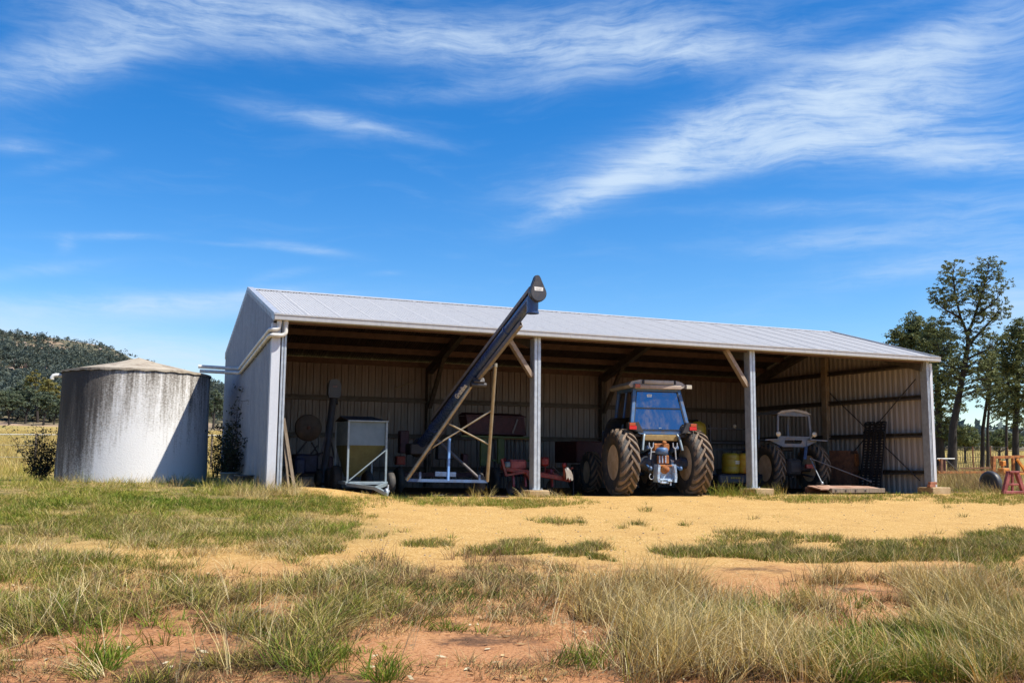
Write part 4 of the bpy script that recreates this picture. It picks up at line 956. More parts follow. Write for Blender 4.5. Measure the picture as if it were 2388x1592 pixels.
def big_tractor():
    """blue cab tractor, its back to the yard; local x = its right, y = forwards, rear axle over the origin"""
    Rr, W = .885, .50; trk = 1.02
    pl = gpt(1462, 1152)[0][0]
    ang = R_(-8.7)                      # heading turned towards +x
    hd = Vector((math.sin(-ang), math.cos(-ang), 0)); rt = Vector((hd.y, -hd.x, 0))
    Yc = .62; lc = atY(1447, 1152, Yc); o = Vector((lc.x, lc.y, 0))+rt*trk; gz = min(zg1(o.x-rt.x*trk, o.y), zg1(o.x+rt.x*trk, o.y))-.02
    T = thing('tractor', 'large blue cab tractor parked with its back to the yard, tyres caked in dust', 'tractor', (o.x, o.y, gz), ang)
    for sg in (-1, 1):
        t = part_rot(lug_tyre(Rr, W, 19, .46).build('rear_wheel', MTYRE, T, mats=[MLUG]), (sg*trk, 0, Rr), .13*sg)
        part_rot(rim_mesh(.46, W, .06, sg).build('rim', MRIM, t), (0,0,0))
        fw = part_rot(lug_tyre(.60, .34, 15, .32).build('front_wheel', MTYRE, T, mats=[MLUG]), (sg*.90, 2.75, .60))
        part_rot(rim_mesh(.32, .34, .02, sg).build('rim', MRIM, fw), (0,0,0))
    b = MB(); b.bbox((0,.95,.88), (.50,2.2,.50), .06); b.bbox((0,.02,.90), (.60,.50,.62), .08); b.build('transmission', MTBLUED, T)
    for sg in (-1, 1):
        b = MB()
        b.lathe([(.24,0),(.20,.16),(.16,.20),(.15,.62)], (sg*.25,0,Rr), 'X', 20, rot=None) if sg > 0 else b.lathe([(.15,-.62),(.16,-.20),(.20,-.16),(.24,0)], (-.25,0,Rr), 'X', 20)
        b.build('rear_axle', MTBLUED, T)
    b = MB(); b.bbox((0,2.75,.60), (1.5,.16,.18), .03); b.build('front_axle', MTBLUE, T)
    b = MB(); b.prism([(-.36,0,1.05),(.36,0,1.05),(.38,0,1.55),(.25,0,1.70),(-.25,0,1.70),(-.38,0,1.55)], (0,1.25,0), (0,3.25,-.05)); b.build('bonnet', MTBLUE, T)
    b = MB(); b.lathe([(.04,0),(.04,.35),(.06,.40),(.06,.85),(.035,.9),(.035,1.25)], (-.45,1.45,1.55), n=12); b.build('exhaust', MDARK, T)
    # cab: floor, posts leaning inwards, header frames
    zf, zt = 1.36, 2.58
    wb, wt = .70, .56           # half widths bottom and top
    yr, yrt, yf, yft = -.22, -.02, 1.20, 1.12
    def post(a, c, w=.085, h=.10, name='cab_post'):
        m = MB(); m.beam(a, c, w, h, (0,1,0), .012); return m.build(name, MTBLUE, T)
    z1 = 1.62
    post((-wb,yr,z1), (-wt,yrt,zt)); post((wb,yr,z1), (wt,yrt,zt)); post((-wb+.04,yf,zf), (-wt,yft,zt)); post((wb-.04,yf,zf), (wt,yft,zt))
    post((-wb+.01,.55,zf), (-wt,.52,zt), .05, .06); post((wb-.01,.55,zf), (wt,.52,zt), .05, .06)
    b = MB()        # rear lower panel following the clipped window corners
    pan = [(-wb-.04,z1+.02),(-wb-.04,1.50),(-.50,1.36),(.50,1.36),(wb+.04,1.50),(wb+.04,z1+.02),(wb-.045,z1+.02),(.52,1.475),(-.52,1.475),(-wb+.045,z1+.02)]
    b.prism([(x,yr,z) for x, z in pan], (0,-.05,0), (0,.06,0)); b.build('rear_panel', MTBLUE, T)
    b = MB(); b.bbox((0,.5,zf-.03), (1.36,1.44,.10), .02); b.build('cab_floor', MDARK, T)
    b = MB(); b.bbox((0,yrt,zt-.03), (wt*2+.06,.10,.10), .01); b.bbox((0,yft,zt-.03), (wt*2,.10,.10), .01)
    for sg in (-1,1): b.bbox((sg*wt,.55,zt-.03), (.08,1.04,.095), .01)
    b.build('cab_frame', MTBLUE, T)
    for sg in (-1,1):
        b = MB(); b.bbox((sg*(wb-.01),.52,zf+.02), (.07,1.40,.09), .01); b.build('cab_sill', MTBLUE, T)
    # window: glass and rubber seal
    def wy(z): return yr+(yrt-yr)*(z-z1)/(zt-z1)
    def ww(z): return wb+(wt-wb)*(z-z1)/(zt-z1)
    gl = [(-ww(2.50)+.055,2.50),(-ww(z1)+.055,z1+.02),(-.52,1.48),(.52,1.48),(ww(z1)-.055,z1+.02),(ww(2.50)-.055,2.50)]
    b = MB(); b.prism([(x,wy(z)-.012,z) for x, z in gl], (0,-.004,0), (0,.004,0)); win = b.build('rear_window', MGLASS, T)
    b = MB()
    for i in range(6):
        p, q = gl[i], gl[(i+1)%6]; b.beam((p[0],wy(p[1])-.022,p[1]), (q[0],wy(q[1])-.022,q[1]), .022, .03, (0,1,0))
    zb = 2.05; b.beam((-ww(zb)+.06,wy(zb)-.024,zb), (ww(zb)-.06,wy(zb)-.024,zb), .03,.03, (0,1,0)); b.build('window_seal', MSEAL, win)
    b = MB(); b.box((-.20,wy(2.38)-.020,2.385), (.12,.003,.075)); lb = b.build('window_label', MWHITE, win)
    b = MB(); b.box((-.20,wy(2.38)-.0225,2.403), (.085,.002,.010)); b.box((-.20,wy(2.38)-.0225,2.378), (.10,.002,.009)); b.build('label_print', MDKTXT, lb)
    b = MB(); b.box((.0,wy(1.53)-.025,1.53), (.07,.012,.016)); b.build('window_catch', MGALV, win)
    for sg in (-1,1):
        b = MB(); b.prism([(sg*(wb-.02),.02,z1-.1),(sg*(wb-.02),.5,zf+.06),(sg*(wt+.01),.48,zt-.09),(sg*(wt+.01),.08,zt-.09)], (-.003,0,0), (.003,0,0)); b.build('side_window', MGLASS, T)
        b = MB(); b.prism([(sg*(wb-.02),.6,zf+.06),(sg*(wb-.03),1.14,zf+.06),(sg*(wt+.01),1.07,zt-.09),(sg*(wt+.01),.57,zt-.09)], (-.003,0,0), (.003,0,0)); b.build('door_window', MGLASS, T)
    b = MB(); b.bbox((0,.45,1.62), (.50,.48,.14), .05); b.bbox((0,.24,1.92), (.48,.12,.55), .05); b.build('seat', MDARK, T)
    b = MB(); b.lathe([(.17,-.015),(.20,0),(.17,.015)], (0,.92,1.98), n=24, rot=None); b.tube([(0,1.1,1.5),(0,.92,1.98)], .025, 8); b.build('steering_wheel', MDARK, T)
    # roof with the visor strip and the raised vent
    b = MB(); rp = [(-.70,2.60),(-.74,2.66),(-.66,2.755),(-.46,2.80),(.46,2.80),(.62,2.755),(.72,2.67),(.69,2.60)]
    b.prism([(x,-.16,z) for x, z in rp], (0,.02,0), (0,1.55,-.02)); b.build('roof', MTROOF, T)
    b = MB(); b.bbox((0,-.165,2.615), (1.18,.07,.105), .015); b.build('visor', mat('roof_visor', (.38,.30,.24), (.30,.22,.16), .6), T)
    b = MB(); b.bbox((.02,-.16,2.745), (.76,.06,.10), .012); b.build('vent_cover', MTROOF, T)
    for x in (-.385, .42):
        b = MB(); b.bbox((x,-.185,2.745), (.05,.03,.10), .008); b.build('vent_grille', MSEAL, T)
    for sg in (-1,1):
        x = -.55 if sg < 0 else .76
        b = MB(); b.bbox((x,-.20,2.63), (.155,.10,.115), .012); l = b.build('work_light', MDUSTP, T)
        b = MB(); b.bbox((x,-.255,2.63), (.13,.012,.092), .004); b.build('lens', MORLENS if sg < 0 else MLAMP, l)
    # mudguards
    for sg in (-1,1):
        b = MB(); R0 = .97; vs = []; K = 12
        for k in range(K+1):
            a = R_(-2+k*80/K); y, z = math.sin(a)*R0, Rr+math.cos(a)*R0-.02
            z = min(z, 1.80)
            for (x, dz) in ((sg*.66,0),(sg*1.20,0),(sg*1.20,-.05),(sg*1.18,-.05),(sg*1.18,-.02),(sg*.66,-.03)): vs.append((x, y, z+dz))
        b.add(vs, [(k*6+j,k*6+(j+1)%6,(k+1)*6+(j+1)%6,(k+1)*6+j) for k in range(K) for j in range(6)])
        b.prism([(sg*.665,-.36,1.42),(sg*.665,.75,1.42),(sg*.665,.55,1.76),(sg*.665,-.18,1.72)], (-.012,0,0), (.012,0,0))
        b.build('mudguard', mat('mudguard_blue', (.022,.035,.065), (.035,.035,.04), .5, 0, 3) if sg < 0 else bpy.data.materials['mudguard_blue'], T)
        b = MB(); tl = [(.68,1.69),(.97,1.67),(.95,1.49),(.82,1.47),(.54,1.41)]
        b.prism([(sg*x,-.42,z) for x, z in tl], (0,-.05,0), (0,.12,0)); l = b.build('tail_light', MDARK, T)
        b = MB(); b.bbox((sg*.845,-.478,1.535), (.20,.02,.09), .006); b.build('red_lens', MREDTL, l)
        b = MB(); b.bbox((sg*.86,-.478,1.625), (.17,.02,.075), .006); b.build('orange_lens', MORLENS, l)
    # rear works: crossbeam, lift arms, links, drawbar frame, guard
    b = MB(); b.bbox((0,-.20,1.29), (1.0,.16,.16), .02); b.build('rear_crossbeam', mat('ochre_dust', (.32,.22,.08), (.22,.14,.05), .8), T)
    for sg in (-1,1):
        b = MB(); b.tube([(sg*.46,-.30,1.37),(sg*.50,-.36,1.30),(sg*.56,-.42,.96)], .032, 10); b.build('grab_rail', MGREYF, T)
        b = MB(); b.tube([(sg*.36,-.45,.78),(sg*.335,-.46,1.06)], .02, 8); b.tube([(sg*.335,-.46,1.06),(sg*.335-.055,-.46,1.11),(sg*.335-.06,-.46,1.22)], .017, 8); b.tube([(sg*.335,-.46,1.06),(sg*.335+.055,-.46,1.11),(sg*.335+.06,-.46,1.22)], .017, 8); b.build('lift_link', MGALV, T)
        b = MB(); b.bbox((sg*.40,-.22,1.05), (.09,.5,.10), .02, Matrix.Rotation(-.2,3,'X')); b.build('lift_arm', MTBLUE, T)
        b = MB(); b.tube([(sg*.33,.1,.72),(sg*.42,-.55,.55)], .035, 8); b.lathe([(.03,-.03),(.055,-.03),(.055,.03),(.03,.03)], (sg*.42,-.60,.55), 'X', 12); b.build('lower_link', MTBLUE, T)
    b = MB(); b.lathe([(.05,-.02),(.14,.0),(.17,.03),(.17,.13),(.13,.17),(.03,.18)], (-.02,-.40,.92), 'Z', 20, rot=None); b.build('lift_housing', MTBLUE, T)
    b = MB(); b.bbox((-.02,-.35,1.10), (.44,.14,.20), .03); b.tube([(0,-.42,1.12),(.03,-.47,1.26)], .03, 8); b.lathe([(.03,-.05),(.045,-.03),(.045,.03),(.03,.05)], (.03,-.47,1.22), 'X', 10); b.build('top_link_bracket', MORRUST, T)
    b = MB(); b.bbox((0,-.43,.78), (.30,.10,.22), .012)
    b.build('valve_block', MORRUST, T)
    b = MB()
    for x in (-.12,-.04,.05): b.bbox((x,-.492,.785), (.03,.03,.19), .006)
    b.build('hydraulic_coupling', MPALEB, T)
    b = MB()
    for sg in (-1,1):
        cpts = [(.245,.66),(.26,.50),(.275,.34),(.26,.20),(.20,.20),(.21,.34),(.20,.50),(.185,.62)]
        b.prism([(sg*x,-.52,z) for x, z in cpts], (0,-.20,0), (0,.10,0))
    b.bbox((0,-.50,.42), (.42,.03,.42), .01); b.build('shaft_guard', MPALEB, T)
    b = MB(); b.lathe([(.02,-.16),(.06,-.15),(.085,-.12),(.085,.0),(.12,.02)], (0,-.55,.53), 'Y', 20); b.bbox((.03,-.53,.62), (.36,.08,.05), .01); b.build('drive_shaft', MORRUST, T)
    b = MB(); b.bbox((0,-.60,.27), (.36,.12,.045), .008); b.bbox((-.06,-.66,.19), (.22,.10,.05), .01); b.bbox((.06,-.70,.235), (.12,.10,.035), .006); b.tube([(.10,-.68,.12),(.10,-.68,.26)], .02, 8); b.build('drawbar', MPALEB, T)
    b = MB(); K = 14; b.tube([(-.40+.06*math.cos(a), -.62, .34+.07*math.sin(a)) for a in np.linspace(1.8, 6.6, K)], .012, 7); b.build('hook', MGALV, T)
    b = MB(); b.bbox((-.55,1.5,.78), (.35,.7,.4), .03); b.build('fuel_tank', MDARK, T)
    cabset = ('cab_sill','cab_post','rear_panel','cab_floor','cab_frame','rear_window','side_window','door_window','roof','visor','vent_cover','vent_grille','work_light')
    for c in T.children:        # the cab sits high and wide on the rubber-mounted frame
        k = c.name.split('.')[0]
        if k in cabset: c.location.z += .27; c.scale.x = 1.12
        elif k in ('mudguard','tail_light','seat','steering_wheel','rear_crossbeam','grab_rail','bonnet','exhaust'): c.location.z += .25
        elif k in ('lift_link','lift_arm','lower_link','lift_housing','top_link_bracket','valve_block','hydraulic_coupling','shaft_guard','drive_shaft','drawbar','hook'): c.location.z += .19
big_tractor()

def old_tractor():
    """old pale tractor with an open-backed cab; local frame as for the big tractor"""
    ang = R_(-6.0); hd = Vector((math.sin(-ang), math.cos(-ang), 0)); rt = Vector((hd.y, -hd.x, 0))
    Yc = 2.7; c = atY(1845, 1100, Yc); gz = zg1(c.x, c.y)
    T = thing('tractor', 'old faded white tractor with a square canopy cab in the dim right bay', 'tractor', (c.x, c.y, gz), ang)
    Rr, W, trk = .76, .36, .78
    for sg in (-1,1):
        t = part_rot(lug_tyre(Rr, W, 18, .40).build('rear_wheel', MTYRE, T, mats=[MLUG]), (sg*trk,0,Rr), .1); part_rot(rim_mesh(.40, W, .02, sg).build('rim', MRIM, t), (0,0,0))
        f = part_rot(lug_tyre(.40, .2, 14, .22).build('front_wheel', MTYRE, T, mats=[MLUG]), (sg*.72,2.15,.40)); part_rot(rim_mesh(.22, .2, .02, sg).build('rim', MRIM, f), (0,0,0))
    b = MB(); b.bbox((0,.7,.80), (.40,1.9,.40), .05); b.bbox((0,0,.80), (.5,.45,.5), .06); b.bbox((0,0,Rr), (1.4,.2,.2), .04); b.build('transmission', MDARK, T)
    b = MB(); b.prism([(-.28,.95,1.0),(.28,.95,1.0),(.30,.95,1.36),(.2,.95,1.48),(-.2,.95,1.48),(-.30,.95,1.36)], (0,0,0), (0,1.5,-.05)); b.build('bonnet', MTBLUE, T)
    z0, z1 = 1.60, 2.26
    def S(x, z, y=-.18): return (x, y, z)
    b = MB(); ring = [(-.45,z0),(-.43,z1),(-.30,z1+.10),(.0,z1+.15),(.30,z1+.10),(.44,z1),(.48,z0)]
    for i in range(6): b.beam(S(*ring[i]), S(*ring[i+1]), .05,.06, (0,1,0))
    b.beam(S(*ring[0]), S(*ring[6]), .05,.05, (0,1,0)); b.prism([S(x,z) for x, z in ((-.43,z1-.01),(-.30,z1+.10),(.0,z1+.15),(.30,z1+.10),(.44,z1-.01))], (0,-.005,0), (0,.02,0)); b.build('cab_frame', MPWHITE, T)
    for sg in (-1,1):
        b = MB(); b.beam((sg*.43,1.0,1.2), (sg*.42,.95,z1+.02), .05,.06, (0,1,0)); b.build('cab_post', MPWHITE, T)
    b = MB(); pan = [(-.42,z0-.02),(-.33,1.30),(.34,1.30),(.44,z0-.02)]
    outer = [Vector(S(x,z)) for x, z in pan]; hole = [Vector(S(x,z)) for x, z in ((-.24,z0-.09),(-.26,1.40),(.21,1.40),(.25,z0-.09))]
    vs = outer+hole+[p+Vector((0,.03,0)) for p in outer+hole]
    fs = [(i,(i+1)%4,4+(i+1)%4,4+i) for i in range(4)]+[(8+i,8+(i+1)%4,12+(i+1)%4,12+i) for i in range(4)]+[(i,(i+1)%4,8+(i+1)%4,8+i) for i in range(4)]
    b.add(vs, fs); b.build('rear_panel', MPWHITE, T)
    b = MB(); b.prism([(-.50,-.24,z1+.04),(-.34,-.24,z1+.15),(.0,-.24,z1+.20),(.34,-.24,z1+.15),(.50,-.24,z1+.04),(.0,-.24,z1+.14)], (0,0,0), (0,1.75,.0)); b.build('canopy', MTROOF, T)
    for sg in (-1,1):
        b = MB(); b.prism([(sg*.42,-.2,z0-.08),(sg*.82,-.2,z0-.06),(sg*.72,-.2,z0-.12),(sg*.40,-.2,1.33)], (0,0,0), (0,.06,0)); b.prism([(sg*.44,-.35,z0-.06),(sg*.98,-.35,z0-.09),(sg*.98,.7,z0-.09),(sg*.44,.7,z0-.06)], (0,0,-.02), (0,0,.015)); b.build('mudguard', MPWHITE, T)
        b = MB(); b.lathe([(.03,.06),(.075,.03),(.082,0),(.07,-.01),(.0,-.014)], (sg*.57+.03,-.30,z0+.10), 'Y', 18); b.tube([(sg*.57+.03,-.27,z0+.08),(sg*.5,-.2,z0-.05)], .015, 6); b.build('work_light', MLAMP, T)
    b = MB(); b.bbox((0,.35,1.35), (.45,.4,.12), .04); b.bbox((0,.16,1.52), (.43,.09,.3), .03); b.build('seat', MDARK, T)
    b = MB(); b.beam((.36,-.24,1.32), (.20,-.42,.92), .08,.05, cham=.008); b.build('linkage_stay', MPBLUE, T)
    b = MB(); b.bbox((.30,-.55,.83), (.28,.10,.13), .01); b.build('hitch_plate', MRED, T)
    for sg in (-1,1):
        b = MB(); b.tube([(sg*.28,.0,.6),(sg*.36,-.65,.5)], .03, 8); b.build('lower_link', MDARK, T)
    return T
for c in old_tractor().children:
    k = c.name.split('.')[0]
    if k in ('cab_frame','cab_post','rear_panel','canopy'): c.scale.x = 1.26; c.location.z += .12
    elif k in ('work_light','mudguard','linkage_stay'): c.location.z += .11; c.scale.x = 1.12

def leveller():
    """low timber and steel drag lying on the dirt, two stay rods up to the tractor hitch"""
    Y = .30; a, b = atY(1910, 1131, Y), atY(2062, 1136, Y)
    g = on_ground((a.x+b.x)/2, Y); z = g.z
    T = thing('drag_leveller', 'low rust-brown drag leveller of heavy planks lying at the front of the right bay', 'leveller', g)
    x0, x1 = a.x, b.x; zt = max(b.z-.03, z+.18)
    m = MB(); m.bbox(((x0+x1)/2+.2,Y,zt-.07), (x1-x0-.42,.10,.13), .008); m.build('front_plank', MTIMB, T, world=True)
    MD = mat('rusty_plate', (.42,.27,.20), (.30,.16,.10), .7, .1, 4)
    for k in range(3):
        xa = x0+.1+k*(x1-x0-.15)/3; m = MB(); m.prism([(xa,Y+.055,zt-.03),(xa+(x1-x0)/3-.02,Y+.055,zt-.03),(xa+(x1-x0)/3-.02,Y+.62,zt+.06-.015*k),(xa,Y+.62,zt+.045)], (0,0,-.02), (0,0,.01)); m.build('plate', MD, T, world=True)
    for k in range(4):
        xa = x0+.55+k*.36; m = MB(); m.bbox((xa,Y-.055,zt-.07), (.05,.02,.05), .004); m.build('bolt', MDARK, T, world=True)
    m = MB(); m.bbox(((x0+x1)/2+.1,Y+.68,zt-.08), (x1-x0,.12,.16), .01); m.build('rear_plank', MRUST, T, world=True)
    hp = atY(1889, 1068, 1.95)
    for (u, v, y) in ((1917,1126,.55), (2030,1122,1.3)):
        q = atY(u, v, y); m = MB(); m.tube([hp, q], .016, 8); m.lathe([(.01,-.04),(.035,-.03),(.035,.03),(.01,.04)], q, n=10); m.build('stay_rod', MDUSTP if u > 2000 else MGALV, T, world=True)
leveller()

def sprayer():
    Y = 3.2; a, b = atY(1686, 1054, Y), atY(1721, 1102, Y)
    r = (b.x-a.x)/2; cx = (a.x+b.x)/2; g = on_ground(cx+.4, Y)
    T = thing('boom_sprayer', 'dark framed boom sprayer between the two tractors', 'sprayer', g)
    m = MB(); zs = b.z-.02; m.bbox((cx+.4,Y+.1,zs-.16), (2.0,.7,.28), .04); m.build('chassis', MNAVY, T, world=True)
    m = MB()
    for (x0_, n_) in ((cx-.16, 6),):
        for k in range(n_): m.bbox((x0_+k*.062,Y-.258,zs-.13), (.038,.006,.055), .001)
    m.build('lettering', mat('ochre_letters', (.38,.27,.03), None, .6), T, world=True)
    for u0, u1, v0, v1 in ((1655,1657,990,1110), (1740,1742,965,1110), (1600,1602,990,1110)):
        p, q = atY(u0, v0, Y+.9), atY(u1, v1, Y+.9); m = MB(); m.beam(p, (p.x,Y+.9,g.z), .06,.06); m.build('mast', MDARK, T, world=True)
    for v in (997, 1030, 1046):
        p, q = atY(1600, v, Y+.85), atY(1765, v, Y+.85); m = MB(); m.beam(p, (q.x,Y+.85,p.z), .05,.05); m.build('boom', MDARK, T, world=True)
    p = atY(1714, 994, Y+.8); m = MB(); m.lathe([(.03,.05),(.06,.02),(.065,0),(.0,-.01)], p, 'Y', 16); m.build('lamp', MLAMP, T, world=True)
    q = atY(1628, 998, Y+.7); m = MB(); m.lathe([(.25,-.30),(.36,-.26),(.40,-.15),(.40,.15),(.36,.26),(.2,.36),(.1,.38)], (q.x-.05,Y+.9,q.z-.12), n=28); m.build('main_tank', MYELL, T, world=True)
    m = MB(); h = [atY(1768,1050,Y-.1)+Vector((0,0,0)), atY(1778,1060,Y-.1), atY(1781,1080,Y-.1), atY(1779,1110,Y-.1)]; m.tube(h, .014, 7); m.build('hose', mat('dull_hose', (.18,.13,.05), None, .6), T, world=True)
    for sx in (-.5, 1.3):
        c = Vector((cx+sx,Y+.55,g.z+.45)); m = MB(); m.lathe([(.22,-.10),(.38,-.12),(.44,-.07),(.45,0),(.44,.07),(.38,.12),(.22,.10)], c, 'X', 26); w = m.build('wheel', MTYRE, T, world=True)
        m = MB(); m.lathe([(.02,-.05),(.22,-.06),(.22,.06),(.02,.05)], c, 'X', 18); m.build('rim', MDARK, w, world=True)
    for k, lab in enumerate(('clean yellow plastic drum on the sprayer, clear of the third column', 'yellow plastic drum with an orange stained foot, half behind the third column')):
        x = cx+k*(2*r+.02); hh = (a.z-b.z)
        D = thing('chemical_drum', lab, 'drum', (x,Y,zs), 0, 'yellow drums on the sprayer')
        pr = [(.03,0),(r*.80,.0),(r*.97,.03),(r,.09),(r,hh*.32),(r*.975,hh*.34),(r,hh*.36),(r,hh*.66),(r*.975,hh*.68),(r,hh*.70),(r*.99,hh*.84),(r*.90,hh*.94),(r*.70,hh*.99),(r*.3,hh),(.03,hh)]
        m = MB(); m.lathe(pr, n=28); m.build('drum_body', MYELL if k == 0 else mat('stained_yellow', (.58,.38,.03), (.50,.17,.02), .55, 0, 2.2), D)
        m = MB(); m.lathe([(.05,0),(.05,.03),(.02,.035)], (r*.3,0,hh-.005), n=14); m.build('cap', MDARK, D)
        m = MB()
        for z in (.47,.56):
            vs = []
            for j in range(7):
                an = R_(-92+j*13); vs += [((r+.003)*math.cos(an),(r+.003)*math.sin(an),hh*z),((r+.003)*math.cos(an),(r+.003)*math.sin(an),hh*z+.028)]
            m.add(vs, [(2*j,2*j+2,2*j+3,2*j+1) for j in range(6)])
        m.build('label', MWHITE, D, fix=False)
sprayer()

def old_trailer():
    Y = 4.8; a, b = atY(1352, 1030, Y), atY(1425, 1082, Y); g = on_ground((a.x+b.x)/2, Y)
    T = thing('tip_trailer', 'dull maroon farm trailer in the dark left of the blue tractor', 'trailer', g)
    m = MB(); m.bbox(((a.x+b.x)/2+.35,Y+.8,(a.z+b.z)/2+.03), (b.x-a.x+.9,1.6,a.z-b.z), .03); m.build('tray', MMAROON, T, world=True)
    m = MB(); m.bbox(((a.x+b.x)/2+.3,Y+.8,b.z-.08), (.7,1.7,.12), .02); m.build('chassis', MDARK, T, world=True)
    for sx in (a.x+.0, b.x+.7):
        c = Vector((sx,Y+.25,g.z+.40)); m = MB(); m.lathe([(.22,-.10),(.34,-.12),(.39,-.07),(.40,0),(.39,.07),(.34,.12),(.22,.10)], c, 'X', 26); w = m.build('wheel', MTYRE, T, world=True)
        m = MB(); m.lathe([(.02,-.06),(.22,-.08),(.22,.08),(.02,.06)], c, 'X', 18); m.build('rim', MPBLUE, w, world=True)
old_trailer()

def ramp_thing():
    X = 3*B-.42
    p = atX(2033, 1102, X-.35); q = atX(2040, 984, X-.08)
    T = thing('loading_ramp', 'tall black perforated steel ramp leaning against the right end wall', 'ramp', on_ground(p.x, p.y))
    zb, zt = zg1(p.x, p.y), q.z; y = (p.y+q.y)/2
    for k, dy in enumerate((-.24, .24)):
        m = MB(); n = 26
        A = lambda f, w: Vector((X-.42+.34*f, y+dy+w, zb+(zt-zb)*f))
        for w in (-.19, .19): m.beam(A(0,w), A(1,w), .05,.04, (1,0,0))
        for i in range(n+1):
            f = i/n; m.beam(A(f,-.19), A(f,.19), .045,.02, (1,0,0))
        m.beam(A(0,0), A(1,0), .10,.02, (1,0,0)); m.build('ramp_track', MSEAL, T, world=True)
    m = MB(); A = lambda f, w: Vector((X-.42+.34*f-.03, y+w, zb+(zt-zb)*f)); m.beam(A(.97,-.45), A(.97,.45), .05,.06, (1,0,0)); m.beam(A(.86,-.45), A(.86,.45), .05,.05, (1,0,0)); m.build('tie_bar', MSEAL, T, world=True)
ramp_thing()
def rusty_bin():
    a, b = atY(1944, 1050, 3.1), atY(1992, 1116, 3.1); g = on_ground((a.x+b.x)/2, 3.1)
    T = thing('feed_bin', 'open rust-brown steel bin standing by the middle of the right end wall', 'bin', g, R_(24))
    w = (b.x-a.x)*.72; h = a.z-g.z
    m = MB(); t = .02
    m.box((-w/2+t/2,0,h/2), (t,.7,h)); m.box((w/2-t/2,0,h/2), (t,.7,h)); m.box((0,-.35+t/2,h*.46), (w-2*t-.004,t,h*.92)); m.box((0,.35-t/2,h/2), (w-2*t-.004,t,h)); m.build('bin_wall', MRUST, T)
    m = MB(); m.bbox((.22*w,-.37,h*.78), (w*.5,.03,h*.30), .006); m.build('front_plate', MORRUST, T)
    m = MB(); m.beam((-w/2,-.37,h*.5),(w/2,-.37,h*.5), .03,.05); m.build('rib', MRUST, T)
rusty_bin()
def gas_cylinder():
    a, b = atY(1922, 1109, 2.6), atY(1953, 1110, 2.6); g = on_ground(a.x, 2.6); r = .125; L = (b-a).length+.1
    T = thing('gas_cylinder', 'grey brown steel cylinder lying on the dirt beside the old tractor', 'cylinder', (a.x, 2.6, g.z+r), R_(-14))
    m = MB(); m.lathe([(.02,0),(.08,.01),(r,.07),(r,L-.12),(r*.85,L-.04),(.05,L)], (0,0,0), 'X', 24); m.build('cylinder_body', mat('old_grey_paint', (.16,.12,.11), (.10,.07,.06), .7), T)
    m = MB(); m.lathe([(.03,L-.01),(.03,L+.06),(.045,L+.06),(.045,L+.09)], (0,0,0), 'X', 12); m.build('valve', MLAMP, T)
gas_cylinder()
for k, (dx, dz, rz, lab) in enumerate(((-.03,0,.05,'red brick lying on the footing of the right corner column, under another brick'), (.02,.079,-.12,'red brick resting on another brick beside the right corner column'))):
    p = Vector((3*B-.30, -.16, -.033))
    m = MB(); m.bbox((0,0,.038), (.23,.11,.076), .004); o = m.build('brick', MBRICK); o.location = (p.x+dx, p.y, p.z+dz); o.rotation_euler = (0,0,rz); tag(o, lab, 'brick', 'bricks on the footing')
m = MB(); q0 = atY(918, 906, DEP-.25); q1 = atY(974, 888, DEP-.25)
o = MB(); o.tube([Vector((0,0,0)), q1-q0], .017, 8); o = o.build('metal_rod', MGALVT); o.location = q0; tag(o, 'thin pale rod hung at a slant on the back wall, above the field bin', 'rod')
# tubs against the left wall
for k, (u, v, r, h, lab) in enumerate(((550,1137,.23,.27,'grey weathered tub in long grass at the foot of the left wall'), (585,1133,.21,.25,'black tub in the shade between the grey tub and the corner column'))):
    p = g1(u, v); p = Vector((-.34-.1*(k == 0), atX(u, v-6, -.35).y if False else (2.2-1.0*k), 0)); p.x = -.55+.2*k; p.z = zg1(p.x, p.y)
    T = thing('plant_tub', lab, 'tub', p, 0, 'tubs by the left wall')
    m = MB(); m.lathe([(r*.80,0),(r*.9,h*.5),(r,h*.97),(r+.025,h),(r+.025,h+.025),(r-.01,h+.025),(r*.85,h*.5),(r*.75,.03)], n=28); m.build('tub_body', mat('tub_grey', (.16,.17,.16), (.11,.11,.10), .7) if k == 0 else MBLACKP, T)
    m = MB(); m.lathe([(.01,h*.83),(r*.93,h*.82),(r*.94,h*.80)], n=20); m.build('soil', mat('potting_soil', (.06,.045,.03), None, .95), T)
m = MB(); hp = [g1(u, v)+Vector((0,0,.03)) for u, v in ((1008,1158),(1040,1156),(1075,1157),(1110,1158),(1150,1160),(1185,1161))]
o = MB(); o.tube([p-hp[0] for p in hp], .014, 8); o = o.build('water_hose', MBLACKP); o.location = hp[0]; tag(o, 'thin black hose lying along the dirt in front of the left bay', 'hose')

